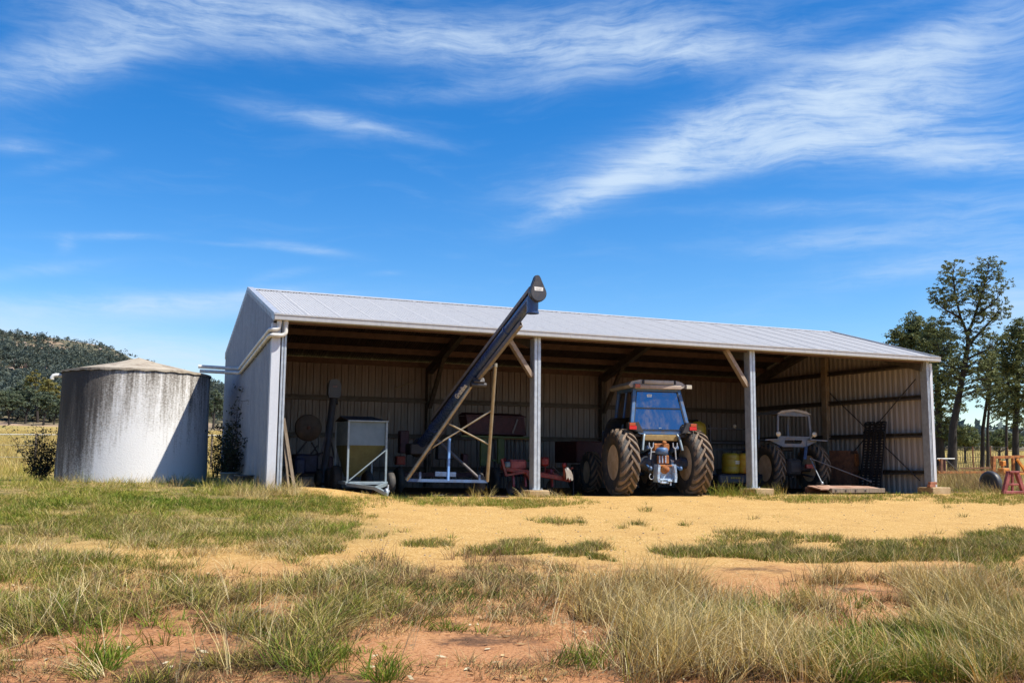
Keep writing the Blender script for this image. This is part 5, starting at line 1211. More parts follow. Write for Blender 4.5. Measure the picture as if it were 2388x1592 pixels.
# ---- yard on the right: rusting implements and a fence of cattle panels
def cattle_panel():
    c0, c1 = g1(2186, 1098), g1(2480, 1098)
    P = lambda f: Vector((c0.x+(c1.x-c0.x)*f, c0.y+1.6+(c1.y-c0.y)*f, 0))
    a, b = P(0), P(1); nb = 7
    for k in range(nb):
        p, q = a+(b-a)*(k/nb), a+(b-a)*((k+.97)/nb); g = on_ground((p.x+q.x)/2, (p.y+q.y)/2)
        if k >= 5: continue
        words_ = ('first dark trellis fence panel from the shed corner', 'second dark trellis fence panel from the shed corner', 'third dark trellis fence panel, behind the half buried tyre', 'fourth dark trellis fence panel, behind the orange machine', 'fifth dark trellis fence panel, beyond the red stand')[k]
        T = thing('fence_panel', words_, 'fence panel', g, 0, 'trellis panels of the yard fence')
        zt = 1.72; z0 = .12
        Z = lambda p_, z: Vector((p_.x, p_.y, g.z+z))
        for pp in (p, q):
            m = MB(); m.beam(Z(pp,-.2), Z(pp,zt+.03), .05,.05); m.build('post', MRUST, T, world=True)
        for z in (zt, .95, z0):
            m = MB(); m.beam(Z(p,z), Z(q,z), .035,.035); m.build('rail', MRUST if z < .5 else MDARK, T, world=True)
        m = MB(); n = 7
        for i in range(n):
            f0, f1 = i/n, (i+1)/n; A, Bq = p+(q-p)*f0, p+(q-p)*f1
            m.beam(Z(A,z0), Z(A,zt), .02,.02); m.beam(Z(A,z0+.02), Z(Bq,.95), .016,.016); m.beam(Z(Bq,.97), Z(A,zt-.02), .014,.014)
        m.build('lattice', MDARK, T, world=True)
cattle_panel()
def orange_machine():
    c = g1(2335, 1118); Yb = c.y+.7; g = on_ground(c.x+.3, Yb)
    T = thing('ripper_frame', 'orange and rust coloured implement standing in weeds by the yard fence', 'implement', g)
    def P(u, v, dy=0): return atY(u, v, Yb+dy)
    m = MB(); a, b = P(2187,1101), P(2400,1101); m.beam(a, b, .10,.12, cham=.012); m.build('tool_bar', MORRUST, T, world=True)
    for (u0, v0, u1, v1, w, mm, nm) in ((2317,1064,2316,1100,.20,MORRUST,'mast'), (2362,1064,2363,1098,.15,MORRUST,'mast'), (2314,1066,2400,1064,.14,MORRUST,'top_beam'), (2195,1069,2194,1100,.16,MRUST,'upright'), (2203,1070,2204,1104,.08,MMAROON,'upright'), (2205,1071,2240,1104,.07,MDARK,'stay'), (2188,1069,2196,1078,.07,MORRUST,'stay'), (2330,1068,2340,1096,.07,MORRUST,'stay'), (2345,1068,2337,1094,.06,MGALVT,'stay'), (2240,1092,2318,1090,.06,MRUST,'brace')):
        m = MB(); m.beam(P(u0,v0), P(u1,v1), w, w*.8, (0,1,0), .008); m.build(nm, mm, T, world=True)
    m = MB(); m.tube([P(2185,1069), P(2226,1069)], .03, 8); m.build('pale_pipe', MPVC, T, world=True)
    c2 = P(2341,1097,-.3); m = MB(); m.bbox(c2, (.50,.34,.27), .04); m.build('orange_tank', MORANGE, T, world=True)
    c3 = P(2338,1080,-.1); m = MB(); m.bbox(c3, (.26,.26,.26), .03); m.build('gear_box', MORANGE, T, world=True)
    m = MB(); m.beam(P(2290,1108,-.2), P(2392,1104,-.2), .12, .10, (0,0,1), .01); m.build('cross_bar', MORANGE, T, world=True)
    m = MB(); m.beam(P(2372,1070,-.2), P(2392,1100,-.2), .14, .10, (0,1,0), .01); m.build('stay', MORANGE, T, world=True)
    for k in range(6):
        q = P(2230+k*28, 1102); m = MB(); zz = zg1(q.x, q.y); m.tube([q, q+Vector((.0,-.18,-.12)), Vector((q.x,q.y-.05,zz+.05)), Vector((q.x,q.y+.12,zz))], .022, 7); m.build('tine', MRUST, T, world=True)
orange_machine()
def old_tyre():
    c = g1(2322, 1143)
    m = MB(); m.lathe([(.27,-.10),(.34,-.125),(.41,-.11),(.435,-.05),(.435,.05),(.41,.11),(.34,.125),(.27,.10),(.285,.07),(.35,.09),(.40,.0),(.35,-.09),(.285,-.07),(.27,-.10)], (0,0,.30), 'X', 36)
    o = m.build('old_tyre', mat('smooth_rubber', (.026,.027,.030), (.05,.046,.042), .5, 0, 3)); o.location = (c.x, c.y+.2, c.z-.08); o.rotation_euler = (0, 0, R_(-4))
    tag(o, 'bald black tyre standing half sunk in weeds in front of the orange implement', 'tyre')
old_tyre()
def red_stand():
    a, b = g1(2340, 1153), g1(2440, 1156); h = atY(2365, 1100, a.y).z-a.z; w = (b.x-a.x)
    T = thing('axle_stand', 'faded red steel trestle on the grass at the edge of the yard', 'stand', ((a.x+b.x)/2, a.y, a.z))
    for sg in (-1,1):
        m = MB(); m.beam((sg*w/2,0,0), (sg*w*.18,0,h), .13,.10, (0,1,0), .01); m.build('leg', MOLDRED, T)
    m = MB(); m.bbox((0,0,h+.0), (w*.48,.16,.06), .01); m.build('top_plate', MOLDRED, T)
    m = MB(); m.bbox((0,0,.06), (w*.98,.12,.09), .012); m.bbox((0,0,h*.45), (w*.5,.06,.06), .01); m.build('foot_bar', MOLDRED, T)
    m = MB(); m.beam((-.02,.0,h*.95), (-.02,.03,h*.1), .06,.06); m.build('web', MOLDRED, T)
red_stand()
# ------------------------------------------------------------------ grass
GREEN = [(.105,.165,.015),(.14,.20,.02),(.18,.22,.026),(.075,.12,.014)]
YGREEN = [(.28,.25,.04),(.34,.28,.055),(.21,.22,.03)]
STRAW = [(.50,.36,.115),(.57,.43,.16),(.41,.285,.08),(.62,.50,.235)]
PALE = [(.68,.55,.28),(.74,.62,.37),(.56,.44,.20)]
BROWN = [(.24,.135,.07),(.17,.09,.052),(.32,.19,.09),(.115,.066,.04)]
DARK = [(.032,.040,.013),(.058,.047,.018),(.040,.030,.016)]
OCHRE = [(.44,.27,.06),(.36,.20,.045),(.50,.33,.085)]
def pal(*mix):
    """((palette, share), ...) -> function giving n colours"""
    cs, ws = [], []
    for P_, w in mix:
        for c in P_: cs.append(c); ws.append(w/len(P_))
    cs = np.array(cs); ws = np.array(ws)/sum(ws)
    def f(n):
        c = cs[RNG.choice(len(cs), n, p=ws)]; return c*(RNG.uniform(.75, 1.2, (n,1)))
    return f
class Blades:
    def __init__(s): s.p=[]; s.h=[]; s.d=[]; s.ln=[]; s.w=[]; s.c=[]; s.b=[]
    def add(s, p, h, d, lean, w, c, bend):
        for L, v in zip((s.p,s.h,s.d,s.ln,s.w,s.c,s.b), (p,h,d,lean,w,c,bend)): L.append(v)
    def tufts(s, P, k, rad, h, w, lean, colf, bend=.8, mixcol=.5, wind=(0,0)):
        """P tuft centres (n,3); k blades each"""
        n = len(P); 
        if n == 0: return
        kk = np.maximum(1, (k*RNG.uniform(.5, 1.5, n))).astype(int); idx = np.repeat(np.arange(n), kk); N = len(idx)
        ths = RNG.uniform(.65, 1.25, n)[idx]; tc = colf(n)[idx]
        a = RNG.uniform(0, 2*np.pi, N); r = np.sqrt(RNG.uniform(0, 1, N))*rad*RNG.uniform(.6, 1.4, n)[idx]
        p = P[idx]+np.stack([np.cos(a)*r, np.sin(a)*r, 0*r], -1); p[:,2] = zg(p[:,0], p[:,1])-.01
        hh = RNG.uniform(h[0], h[1], N)*ths*RNG.uniform(.55, 1.1, N)
        a2 = a+RNG.normal(0, .7, N)
        ln = np.abs(RNG.normal(0, lean, N))+.12*r/max(rad, 1e-3)
        hn = .45+1.1*fbm(P[:,0]*.9+31, P[:,1]*.9+7, 99); hh = hh*hn[idx]; td = RNG.normal(0, .30*min(1.5, lean/.5), (n, 2))+np.stack([fbm(P[:,0]*.5, P[:,1]*.5, 101)-.5, fbm(P[:,0]*.5, P[:,1]*.5, 103)-.5], -1)*1.0; td = td[idx]
        dx = np.cos(a2)*ln+wind[0]+td[:,0]; dy = np.sin(a2)*ln+wind[1]+td[:,1]
        col = tc*(1-mixcol)+colf(N)*mixcol
        s.add(p, hh, np.stack([dx, dy], -1), ln, RNG.uniform(w[0], w[1], N), col, RNG.uniform(.3, 1, N)*bend)
    def build(s, name, label, cat, seed=False):
        p = np.concatenate(s.p); h = np.concatenate(s.h); d = np.concatenate(s.d); w = np.concatenate(s.w); c = np.concatenate(s.c); b = np.concatenate(s.b)
        N = len(p); ph = RNG.uniform(0, np.pi, N)
        # blade faces roughly any way
        sx = np.stack([np.cos(ph), np.sin(ph), 0*ph], -1)
        lv = [0, .38, .74, 1.]; wd = [1, .85, .55, .0]; V = []
        for q, ww in zip(lv, wd):
            hor = d*(q*.55+b[:,None]*q*q*.9)*h[:,None]
            z = h*(q-.30*b*np.hypot(d[:,0], d[:,1])*q*q)
            ctr = p+np.concatenate([hor, z[:,None]], -1)
            if ww > 0: V += [ctr-sx*(w*ww/2)[:,None], ctr+sx*(w*ww/2)[:,None]]
            else: V += [ctr]
        V = np.stack(V, 1).reshape(-1, 3); o = (np.arange(N)*7)[:,None]
        quads = np.concatenate([o+np.array([[0,1,3,2]]), o+np.array([[2,3,5,4]])], 1).reshape(-1, 4); tri = o+np.array([[4,5,6]])
        shade = np.array([.75,.75,1,1,1.05,1.05,1.1]); C = (c[:,None,:]*np.ones((1,7,1))).reshape(-1, 3)
        loops = np.concatenate([quads.ravel(), tri.ravel()])
        o_ = np_mesh(name, V, loops, [4]*len(quads)+[3]*len(tri), MBLADE, C)
        if label: tag(o_, label, cat, None, 'stuff')
        return o_
def scatter(patches, per, clump=None, clump_px=60, thresh=.0, seed=1):
    """tuft centres on the ground. patches: (u, v, ru, rv, weight) ellipses in the photograph's pixels; per: px^2 per tuft at weight 1"""
    U, V_ = [], []
    for (u, v, ru, rv, wt) in patches:
        n = int(math.pi*ru*rv/per*wt)
        a = RNG.uniform(0, 2*np.pi, n); r = np.sqrt(RNG.uniform(0, 1, n)); r = r*(1+.18*np.sin(a*3+u)+.12*np.sin(a*7+v))
        U.append(u+np.cos(a)*r*ru); V_.append(v+np.sin(a)*r*rv)
    U = np.concatenate(U); V_ = np.concatenate(V_)
    P, ok = gpt(U, np.minimum(V_, 1640)); 
    keep = ok & (V_ < 1650)
    if clump is not None:
        sc = clump; nz = fbm(P[:,0]*sc, P[:,1]*sc, seed); keep &= nz+RNG.uniform(-.06, .06, len(P)) > thresh
    # nothing grows under the roof except right at the edge
    keep &= ~((P[:,0] > .1) & (P[:,0] < 19.4) & (P[:,1] > -.05) & (P[:,1] < 9)) 
    return P[keep]
def make_grass():
    lawn = Blades(); dry = Blades(); straw = Blades(); field = Blades()
    # ---- mown green and yellow ground cover on the left, in front of the tank
    z1 = [(-260,1190,300,60,.6),(-560,1200,300,60,.5),(330,1185,480,62,1),(150,1150,260,36,1),(620,1205,220,55,.9),(760,1200,110,34,.6),(560,1165,180,26,.6)]
    lawn.tufts(scatter(z1, 11, 1.0, thresh=.43, seed=3), 6, .07, (.035,.10), (.007,.012), .8, pal((GREEN,.5),(YGREEN,.5)))
    lawn.tufts(scatter(z1, 20, 1.3, thresh=.44, seed=8), 5, .08, (.05,.14), (.004,.008), .8, pal((STRAW,.55),(YGREEN,.3),(BROWN,.15)))
    lawn.tufts(scatter([(300,1172,260,14,1),(640,1178,190,18,1),(120,1188,150,16,.8)], 9, .8, thresh=.38, seed=5), 7, .07, (.05,.10), (.007,.012), .5, pal((GREEN,1.)))
    z1b = [(200,1270,330,55,1),(480,1255,260,40,.8),(700,1250,130,45,1),(90,1320,170,40,.8),(640,1275,90,35,1)]
    lawn.tufts(scatter(z1b, 34, 1.0, thresh=.48, seed=13), 9, .07, (.06,.16), (.004,.008), .7, pal((GREEN,.5),(YGREEN,.3),(DARK,.2)))
    dry.tufts(scatter(z1b, 44, 1.1, thresh=.47, seed=17), 8, .08, (.06,.2), (.003,.007), .9, pal((STRAW,.5),(BROWN,.3),(PALE,.2)))
    # tall weeds at the tank's foot and along the left wall
    lawn.tufts(scatter([(330,1120,180,14,1),(440,1112,60,18,1.4),(560,1140,110,16,1),(80,1118,110,22,1)], 22), 9, .09, (.10,.30), (.005,.009), .5, pal((YGREEN,.5),(GREEN,.3),(STRAW,.2)))
    dry.tufts(scatter([(440,1105,70,14,1),(600,1150,70,18,1.2),(300,1128,160,10,.7),(690,1148,22,8,.8)], 30), 8, .09, (.12,.38), (.004,.007), .5, pal((STRAW,.6),(PALE,.2),(BROWN,.2)))
    # ---- strip along the front of the shed
    z7 = [(960,1165,90,12,1),(1100,1172,140,10,1),(1270,1168,100,16,1),(880,1178,40,6,.5),(1920,1163,180,10,1.2),(2090,1158,100,10,1),(1700,1150,50,8,.7),(2300,1160,130,16,1.4),(1215,1176,90,10,1)]
    lawn.tufts(scatter(z7, 9, .9, thresh=.36, seed=23), 6, .07, (.05,.15), (.006,.010), .6, pal((GREEN,.55),(YGREEN,.45)))
    dry.tufts(scatter(z7, 22, 1.2, thresh=.42, seed=29), 5, .07, (.06,.18), (.004,.008), .7, pal((STRAW,.7),(BROWN,.3)))
    # ---- ragged islands of short grass on the gravel pad
    z6 = [(1010,1270,60,10,1),(1270,1275,135,18,1.2),(1420,1285,120,16,1),(1540,1295,150,18,1),(1720,1292,110,16,.8),(1880,1270,100,26,1.2),(2010,1292,150,26,1.1),(1820,1290,140,22,1),(2180,1262,90,14,.7),(2330,1262,120,26,1.3),(2290,1290,120,22,1),(1730,1250,70,12,.8),(2120,1300,140,22,.8),
          (1310,1215,70,9,.5),(1465,1226,45,7,.9),(1370,1220,30,6,.6),(1500,1185,18,10,.35),(1600,1224,12,4,.8),(930,1238,34,10,.7),(860,1246,40,12,.7),(1120,1290,60,9,.5),(2240,1205,18,4,.4),(1760,1210,10,3,.6),(2210,1185,10,4,.5),(740,1278,70,14,.6),(1060,1250,20,5,.3),(1680,1268,60,8,.4),(1400,1180,70,6,.3)]
    lawn.tufts(scatter(z6, 11, 1.1, thresh=.47, seed=31), 9, .06, (.05,.13), (.005,.009), .6, pal((GREEN,.45),(YGREEN,.3),(DARK,.25)))
    dry.tufts(scatter(z6, 26, 1.1, thresh=.45, seed=31), 6, .06, (.06,.20), (.003,.006), .7, pal((STRAW,.5),(BROWN,.4),(PALE,.1)))
    # ---- bottom left: mixed tussocks with red soil between, much of it lodged and lying about
    z2 = [(-330,1420,330,110,.6),(-300,1560,300,60,.5),(300,1430,330,75,1),(150,1400,200,60,.8),(620,1420,260,60,1),(480,1520,300,75,1),(780,1500,170,80,.8),(660,1350,200,28,.7),(300,1345,140,24,.6),(110,1490,130,36,.9),(350,1560,170,50,.9),(620,1570,260,50,1),(870,1380,150,50,.8),(880,1560,80,45,.7)]
    cz = dict(clump=.95, seed=41)
    dry.tufts(scatter(z2, 80, thresh=.38, **cz), 10, .14, (.012,.045), (.0035,.007), 4.5, pal((STRAW,.35),(BROWN,.45),(DARK,.2)))
    dry.tufts(scatter(z2, 150, thresh=.46, **cz), 22, .10, (.03,.09), (.004,.007), 1.3, pal((DARK,.6),(BROWN,.4)))  # dense low dark blades put in as shadow under the tufts
    lawn.tufts(scatter(z2, 160, thresh=.52, **cz), 14, .06, (.06,.20), (.0045,.0085), .85, pal((GREEN,.4),(YGREEN,.35),(DARK,.25)))
    dry.tufts(scatter(z2, 170, thresh=.48, **cz), 12, .07, (.05,.21), (.0035,.007), 1.15, pal((STRAW,.45),(BROWN,.3),(YGREEN,.25)))
    dry.tufts(scatter(z2, 1100, thresh=.52, **cz), 12, .05, (.16,.36), (.003,.006), .7, pal((PALE,.55),(STRAW,.45)), 1.2)
    lawn.tufts(scatter(z2, 1300, .7, thresh=.56, seed=52), 16, .05, (.06,.16), (.005,.009), 1.0, pal((GREEN,.8),(YGREEN,.2)))
    lawn.tufts(scatter([(235,1550,36,34,.8),(720,1550,80,30,.5),(890,1572,36,22,1)], 190), 16, .06, (.09,.22), (.005,.009), .75, pal((GREEN,.8),(YGREEN,.2)))
    # ---- purple-brown dry grass in the middle
    z4 = [(1010,1360,160,36,1),(860,1345,120,26,.8),(1150,1370,140,40,1),(1000,1420,110,30,.8),(1180,1430,100,26,.6),(900,1310,60,20,.6),(1250,1340,120,24,1)]
    dry.tufts(scatter(z4, 90, .9, thresh=.44, seed=53), 13, .08, (.06,.22), (.0035,.007), 1.0, pal((BROWN,.6),(STRAW,.3),(PALE,.1)))
    dry.tufts(scatter(z4, 260, .9, thresh=.42, seed=54), 8, .12, (.015,.05), (.0035,.007), 4.0, pal((STRAW,.5),(BROWN,.4),(PALE,.1)))
    dry.tufts(scatter(z4, 300, .9, thresh=.46, seed=55), 20, .10, (.03,.08), (.004,.007), 1.3, pal((DARK,.5),(BROWN,.5)))  # dark undergrowth colour stands for shade between the tufts
    lawn.tufts(scatter(z4, 150, .9, thresh=.46, seed=59), 12, .07, (.05,.16), (.0045,.008), .8, pal((GREEN,.6),(DARK,.4)))
    dry.tufts(scatter([(1090,1310,60,16,1),(900,1320,50,18,1),(1180,1320,70,14,.8)], 220), 14, .05, (.14,.30), (.003,.005), .4, pal((BROWN,1.)))
    z8 = [(1120,1470,190,36,.8),(1080,1545,200,44,.8),(1250,1560,120,36,.9),(980,1470,120,30,.7),(60,1560,120,40,.7)]
    dry.tufts(scatter(z8, 150, 1.3, thresh=.50, seed=81), 12, .09, (.03,.14), (.0035,.007), 1.4, pal((BROWN,.5),(STRAW,.3),(DARK,.2)))
    lawn.tufts(scatter(z8, 420, 1.3, thresh=.53, seed=83), 16, .06, (.05,.16), (.005,.009), .9, pal((GREEN,.7),(YGREEN,.3)))
    dry.tufts(scatter(z8, 420, 1.2, thresh=.40, seed=81), 7, .15, (.01,.03), (.0035,.007), 4.5, pal((BROWN,.5),(STRAW,.5)))
    # ---- tall straw on the right
    z5 = [(2560,1430,200,110,.8),(2600,1560,200,60,.7),(1560,1405,230,60,1),(1400,1415,150,50,.9),(1800,1425,260,70,1.1),(2080,1425,260,75,1.1),(2300,1430,170,95,1.1),(1700,1510,230,75,1.1),(1980,1530,270,70,1),(2260,1540,190,65,1),(1560,1540,130,55,.8),(1480,1460,120,40,.8),(1640,1368,300,22,.8),(2100,1360,260,20,.8)]
    straw.tufts(scatter(z5, 230, 1.0, thresh=.47, seed=61), 14, .06, (.12,.38), (.0035,.0068), .50, pal((STRAW,.40),(PALE,.20),(OCHRE,.28),(YGREEN,.12)), 1.)
    straw.tufts(scatter(z5, 300, 1.0, thresh=.47, seed=61), 8, .06, (.2,.5), (.003,.0055), .62, pal((STRAW,.38),(PALE,.34),(OCHRE,.28)), 1.1)
    straw.tufts(scatter(z5, 170, 1.0, thresh=.42, seed=61), 16, .08, (.05,.2), (.004,.008), 1.1, pal((BROWN,.45),(OCHRE,.1),(DARK,.45)))  # short dark blades paint shadow gaps into the foot of the straw
    straw.tufts(scatter(z5, 420, .8, thresh=.40, seed=68), 8, .13, (.015,.05), (.004,.0075), 4.0, pal((STRAW,.5),(PALE,.3),(BROWN,.2)))
    lawn.tufts(scatter([(1700,1450,120,40,.9),(2080,1540,260,60,1.5),(2300,1530,160,70,1.9),(1480,1505,120,28,1.5),(1900,1420,140,40,.6),(2250,1450,160,50,.9),(1340,1560,60,24,.8),(2350,1340,90,34,1)], 130, .8, thresh=.42, seed=71), 15, .06, (.06,.24), (.005,.0095), .6, pal((GREEN,.8),(YGREEN,.2)))
    straw.tufts(scatter([(1420,1540,160,40,.6),(1330,1440,70,40,.5)], 220), 14, .10, (.04,.18), (.0035,.006), 1.4, pal((PALE,.4),(BROWN,.6)))
    # a few long stalks standing clear, dark creeping mats on the bare soil
    straw.tufts(scatter([(1700,1480,700,110,1),(400,1500,380,90,.8),(900,1480,160,90,.5)], 1900), 3, .03, (.34,.55), (.0035,.0055), .35, pal((PALE,.7),(STRAW,.3)), .8)
    dry.tufts(scatter([(1120,1490,70,18,1),(1060,1545,90,20,1),(1230,1580,60,16,.8),(420,1362,60,10,.8),(130,1362,70,10,.7),(700,1345,60,9,.7),(1420,1580,90,14,.8)], 60, 1.8, thresh=.46, seed=91), 12, .06, (.008,.03), (.005,.010), 2.2, pal((DARK,.6),(BROWN,.4)))
    # straw bits lying on the gravel
    dry.tufts(scatter([(1500,1220,760,60,1),(1000,1230,300,60,.7)], 420), 4, .12, (.006,.02), (.003,.006), 5., pal((STRAW,.6),(BROWN,.4)))
    dry.tufts(scatter([(1500,1215,760,60,1)], 2600, 1.4, thresh=.5, seed=97), 9, .05, (.03,.10), (.004,.008), .9, pal((YGREEN,.5),(STRAW,.5)))
    # green weeds round the tractor's right wheel, few stems by the boards
    lawn.tufts(scatter([(1700,1152,60,10,1),(1560,1150,30,5,.6),(1800,1150,26,8,.8)], 26), 10, .07, (.08,.26), (.005,.009), .5, pal((GREEN,.6),(YGREEN,.4)))
    dry.tufts(scatter([(664,1138,14,3,1),(705,1146,14,5,1),(660,1150,50,8,.8)], 40), 8, .05, (.12,.35), (.004,.006), .5, pal((PALE,.5),(STRAW,.5)))
    # ---- pasture: left beyond the tank, between tank and shed, right yard
    zf = [(60,1020,110,20,1),(60,1062,110,34,1),(-90,1050,120,50,.6),(504,1050,30,50,1.2),(505,1020,30,16,1)]
    field.tufts(scatter(zf, 3.2), 4, .22, (.18,.50), (.015,.032), .35, pal((STRAW,.75),(YGREEN,.15),(BROWN,.10)))
    field.tufts(scatter([(70,1085,110,24,1)], 9), 6, .16, (.15,.45), (.009,.016), .35, pal((STRAW,.45),(YGREEN,.45),(GREEN,.1)))
    zr = [(2290,1110,120,34,1),(2230,1128,50,18,1),(2420,1110,80,40,.7)]
    field.tufts(scatter([(2260,1118,80,22,1),(2320,1128,50,14,.8)], 12), 7, .10, (.35,.80), (.006,.012), .35, pal((BROWN,.7),(STRAW,.3)))
    field.tufts(scatter(zr, 9), 6, .12, (.18,.50), (.006,.012), .4, pal((BROWN,.45),(STRAW,.4),(YGREEN,.15)))
    field.tufts(scatter([(2290,1070,130,14,1),(2290,1052,140,7,1)], 6), 4, .2, (.15,.4), (.015,.03), .35, pal((STRAW,.6),(YGREEN,.4)))
    lawn.tufts(scatter([(2280,1140,110,14,1),(2370,1168,60,10,.8)], 14), 8, .08, (.08,.22), (.005,.009), .5, pal((YGREEN,.5),(GREEN,.3),(STRAW,.2)))
    lawn.build('green_grass', 'short green and yellow grass in ragged patches over the yard', 'grass')
    dry.build('dry_grass', 'dry brown and straw coloured tussock grass over red soil', 'dry grass')
    straw.build('straw_grass', 'tall pale straw grass standing across the near right', 'dry grass')
    field.build('pasture_grass', 'knee high golden pasture grass behind the tank and by the yard', 'pasture')
make_grass()
def fallen_leaves():
    n = 420; u = RNG.uniform(0, 2388, n); w_ = RNG.uniform(1330, 1590, n); P, ok = gpt(u, w_); P = P[ok]; P[:,2] += .012; k = len(P)
    d = RNG.uniform(0, 2*np.pi, k); L = RNG.uniform(.02, .05, k); A = np.stack([np.cos(d)*L, np.sin(d)*L, RNG.normal(0,.006,k)], -1); Bv = np.stack([-np.sin(d)*L*.28, np.cos(d)*L*.28, RNG.normal(0,.006,k)], -1)
    V = np.stack([P-A, P+Bv, P+A, P-Bv], 1).reshape(-1,3); c = np.array([(.55,.42,.22),(.40,.26,.12),(.62,.55,.36),(.30,.17,.08)])[RNG.integers(0,4,k)]
    tag(np_mesh('leaf_litter', V, np.arange(k*4), [4]*k, MLEAF, np.repeat(c, 4, 0)), 'fallen dry leaves on the red soil', 'leaf litter', None, 'stuff')
fallen_leaves()
def pebbles():
    n = 600; u = RNG.uniform(740, 2388, n); w_ = RNG.uniform(1165, 1300, n); P, ok = gpt(u, w_); m = MB()
    for p in P[ok]:
        if -.2 < p[1] < 9.2 and 0 < p[0] < 19.6: continue
        s = RNG.uniform(.006, .02); R = Matrix.Rotation(RNG.uniform(0,6), 3, 'Z') @ Matrix.Rotation(RNG.uniform(-.6,.6), 3, 'X')
        m.bbox((p[0],p[1],p[2]+s*.3), (s*RNG.uniform(1,1.8), s, s*.8), s*.25, R)
    tag(m.build('gravel', mat('pebble_stone', (.50,.40,.27), (.30,.20,.12), .9, 0, .9)), 'loose pebbles strewn over the golden gravel pad', 'gravel', None, 'stuff')
pebbles()
def tussock(name, label, cat, u, v, pos, spec, group=None):
    P = np.array([[pos[0], pos[1], zg1(pos[0], pos[1])]])
    b = Blades()
    for (n, k, rad, h, w, lean, colf) in spec:
        a = RNG.uniform(0, 2*np.pi, n); r = np.sqrt(RNG.uniform(0,1,n))*rad
        q = np.stack([pos[0]+np.cos(a)*r, pos[1]+np.sin(a)*r*.6, 0*a], -1); q[:,2] = zg(q[:,0], q[:,1]); b.tufts(q, k, rad*.25, h, w, lean, colf)
    o = b.build(name, None, None); return tag(o, label, cat, group)
tussock('grass_tussock', 'pale dry tussock around the foot of the second column from the left', 'tussock', 0, 0, (6.5,-.38), [(26,9,.55,(.12,.42),(.004,.008),.6,pal((PALE,.6),(STRAW,.4))),(14,8,.5,(.1,.3),(.005,.009),.5,pal((YGREEN,.6),(GREEN,.4)))])
tussock('weed_clump', 'leafy green weed clump left of the third column footing', 'weed', 0, 0, (12.15,-.40), [(40,9,.75,(.12,.42),(.006,.012),.55,pal((GREEN,.6),(YGREEN,.4))),(10,4,.6,(.3,.55),(.004,.007),.3,pal((STRAW,.5),(YGREEN,.5)))])
tussock('weed_clump', 'small seeding weed right of the third column footing', 'weed', 0, 0, (13.62,-.15), [(12,8,.25,(.15,.5),(.005,.009),.35,pal((YGREEN,.6),(STRAW,.4)))])
tussock('grass_tussock', 'tan dry tuft at the foot of the blue auger', 'tussock', 0, 0, (4.9,-.45), [(10,9,.32,(.10,.34),(.004,.008),.6,pal((STRAW,.8),(YGREEN,.2)))])

# ------------------------------------------------------------------ trees
def leaf_cloud(C, Rad, n, size, cols, flat=.75, seed=0, shell=.5, tiltup=.3):
    """leaf faces in clumps: C (k,3) clump centres, Rad (k,) radii"""
    k = len(C); idx = np.repeat(np.arange(k), n); N = len(idx)
    d = RNG.normal(0, 1, (N,3)); d /= np.linalg.norm(d, axis=1)[:,None]
    r = RNG.uniform(0, 1, N)**shell*Rad[idx]; P = C[idx]+d*r[:,None]*np.array([1,1,flat])
    a = RNG.normal(0, 1, (N,3)); a[:,2] *= .7; a /= np.linalg.norm(a, axis=1)[:,None]
    b = np.cross(a, RNG.normal(0, 1, (N,3))); b /= np.linalg.norm(b, axis=1)[:,None]
    s = size*RNG.uniform(.6, 1.4, N)[:,None]
    V = np.stack([P-a*s, P+b*s*.42, P+a*s, P-b*s*.42], 1).reshape(-1,3)
    cc = np.array(cols); col = cc[RNG.integers(0, len(cc), k)][idx]*.6+cc[RNG.integers(0, len(cc), N)]*.4; col = col*RNG.uniform(.7, 1.3, (N,1))
    return V, np.repeat(col, 4, 0)
PINE = [(.135,.155,.06),(.10,.125,.05),(.175,.18,.07),(.12,.145,.07)]
GUM = [(.12,.15,.085),(.095,.125,.07),(.15,.17,.10),(.09,.115,.08)]
OLIVE = [(.21,.185,.05),(.17,.165,.05),(.24,.20,.07)]
def make_tree(name, label, cat, base, trunk, forks, lobes, cols, leaf=.13, per=60, cl_r=.5, group=None, bare=.0, flat=.75, dens=1.):
    """trunk: list of (offset vector, radius); forks: list of such lists; lobes: (centre offset, radii, number of clumps)"""
    T = thing(name, label, cat, base, 0, group)
    m = MB(); nodes = []
    for br in [trunk]+forks:
        pts = [Vector(p) for p, r in br]; m.tube(pts, [r for p, r in br], 9)
        for i in range(len(pts)-1):
            for q in np.linspace(0, 1, 6): nodes.append(pts[i].lerp(pts[i+1], q))
    NV = np.array([list(p) for p in nodes])
    C = []; Rd = []
    for (c, rad, n) in lobes:
        for _ in range(int(n*dens)):
            d = RNG.normal(0,1,3); d /= np.linalg.norm(d); r = RNG.uniform(.15,1)**.45
            p = np.array(c)+d*r*np.array(rad); C.append(p); Rd.append(cl_r*RNG.uniform(.55,1.25))
            # limb from the trunk to the clump
            low = NV[:,2] < p[2]-.15*abs(p[0])-.1
            cand = NV[low] if low.any() else NV
            s = cand[np.argmin(((cand-p)**2).sum(1))]
            if RNG.random() < (.8 if dens < 2 else .4):
                s, e = Vector(s), Vector(p); mid = s.lerp(e, .5)+Vector((0,0,.10*(e-s).length)); L = (e-s).length
                r0 = min(.008+.010*L, .04); m.tube([s, mid, e], [r0, r0*.6, r0*.18], 5, False)
    m.build('trunk', MBARK, T)
    V, col = leaf_cloud(np.array(C), np.array(Rd), per, leaf, cols, flat)
    n = len(V)//4; o = np_mesh('crown', V, np.arange(n*4), [4]*n, MLEAF, col); o.parent = T
    return T
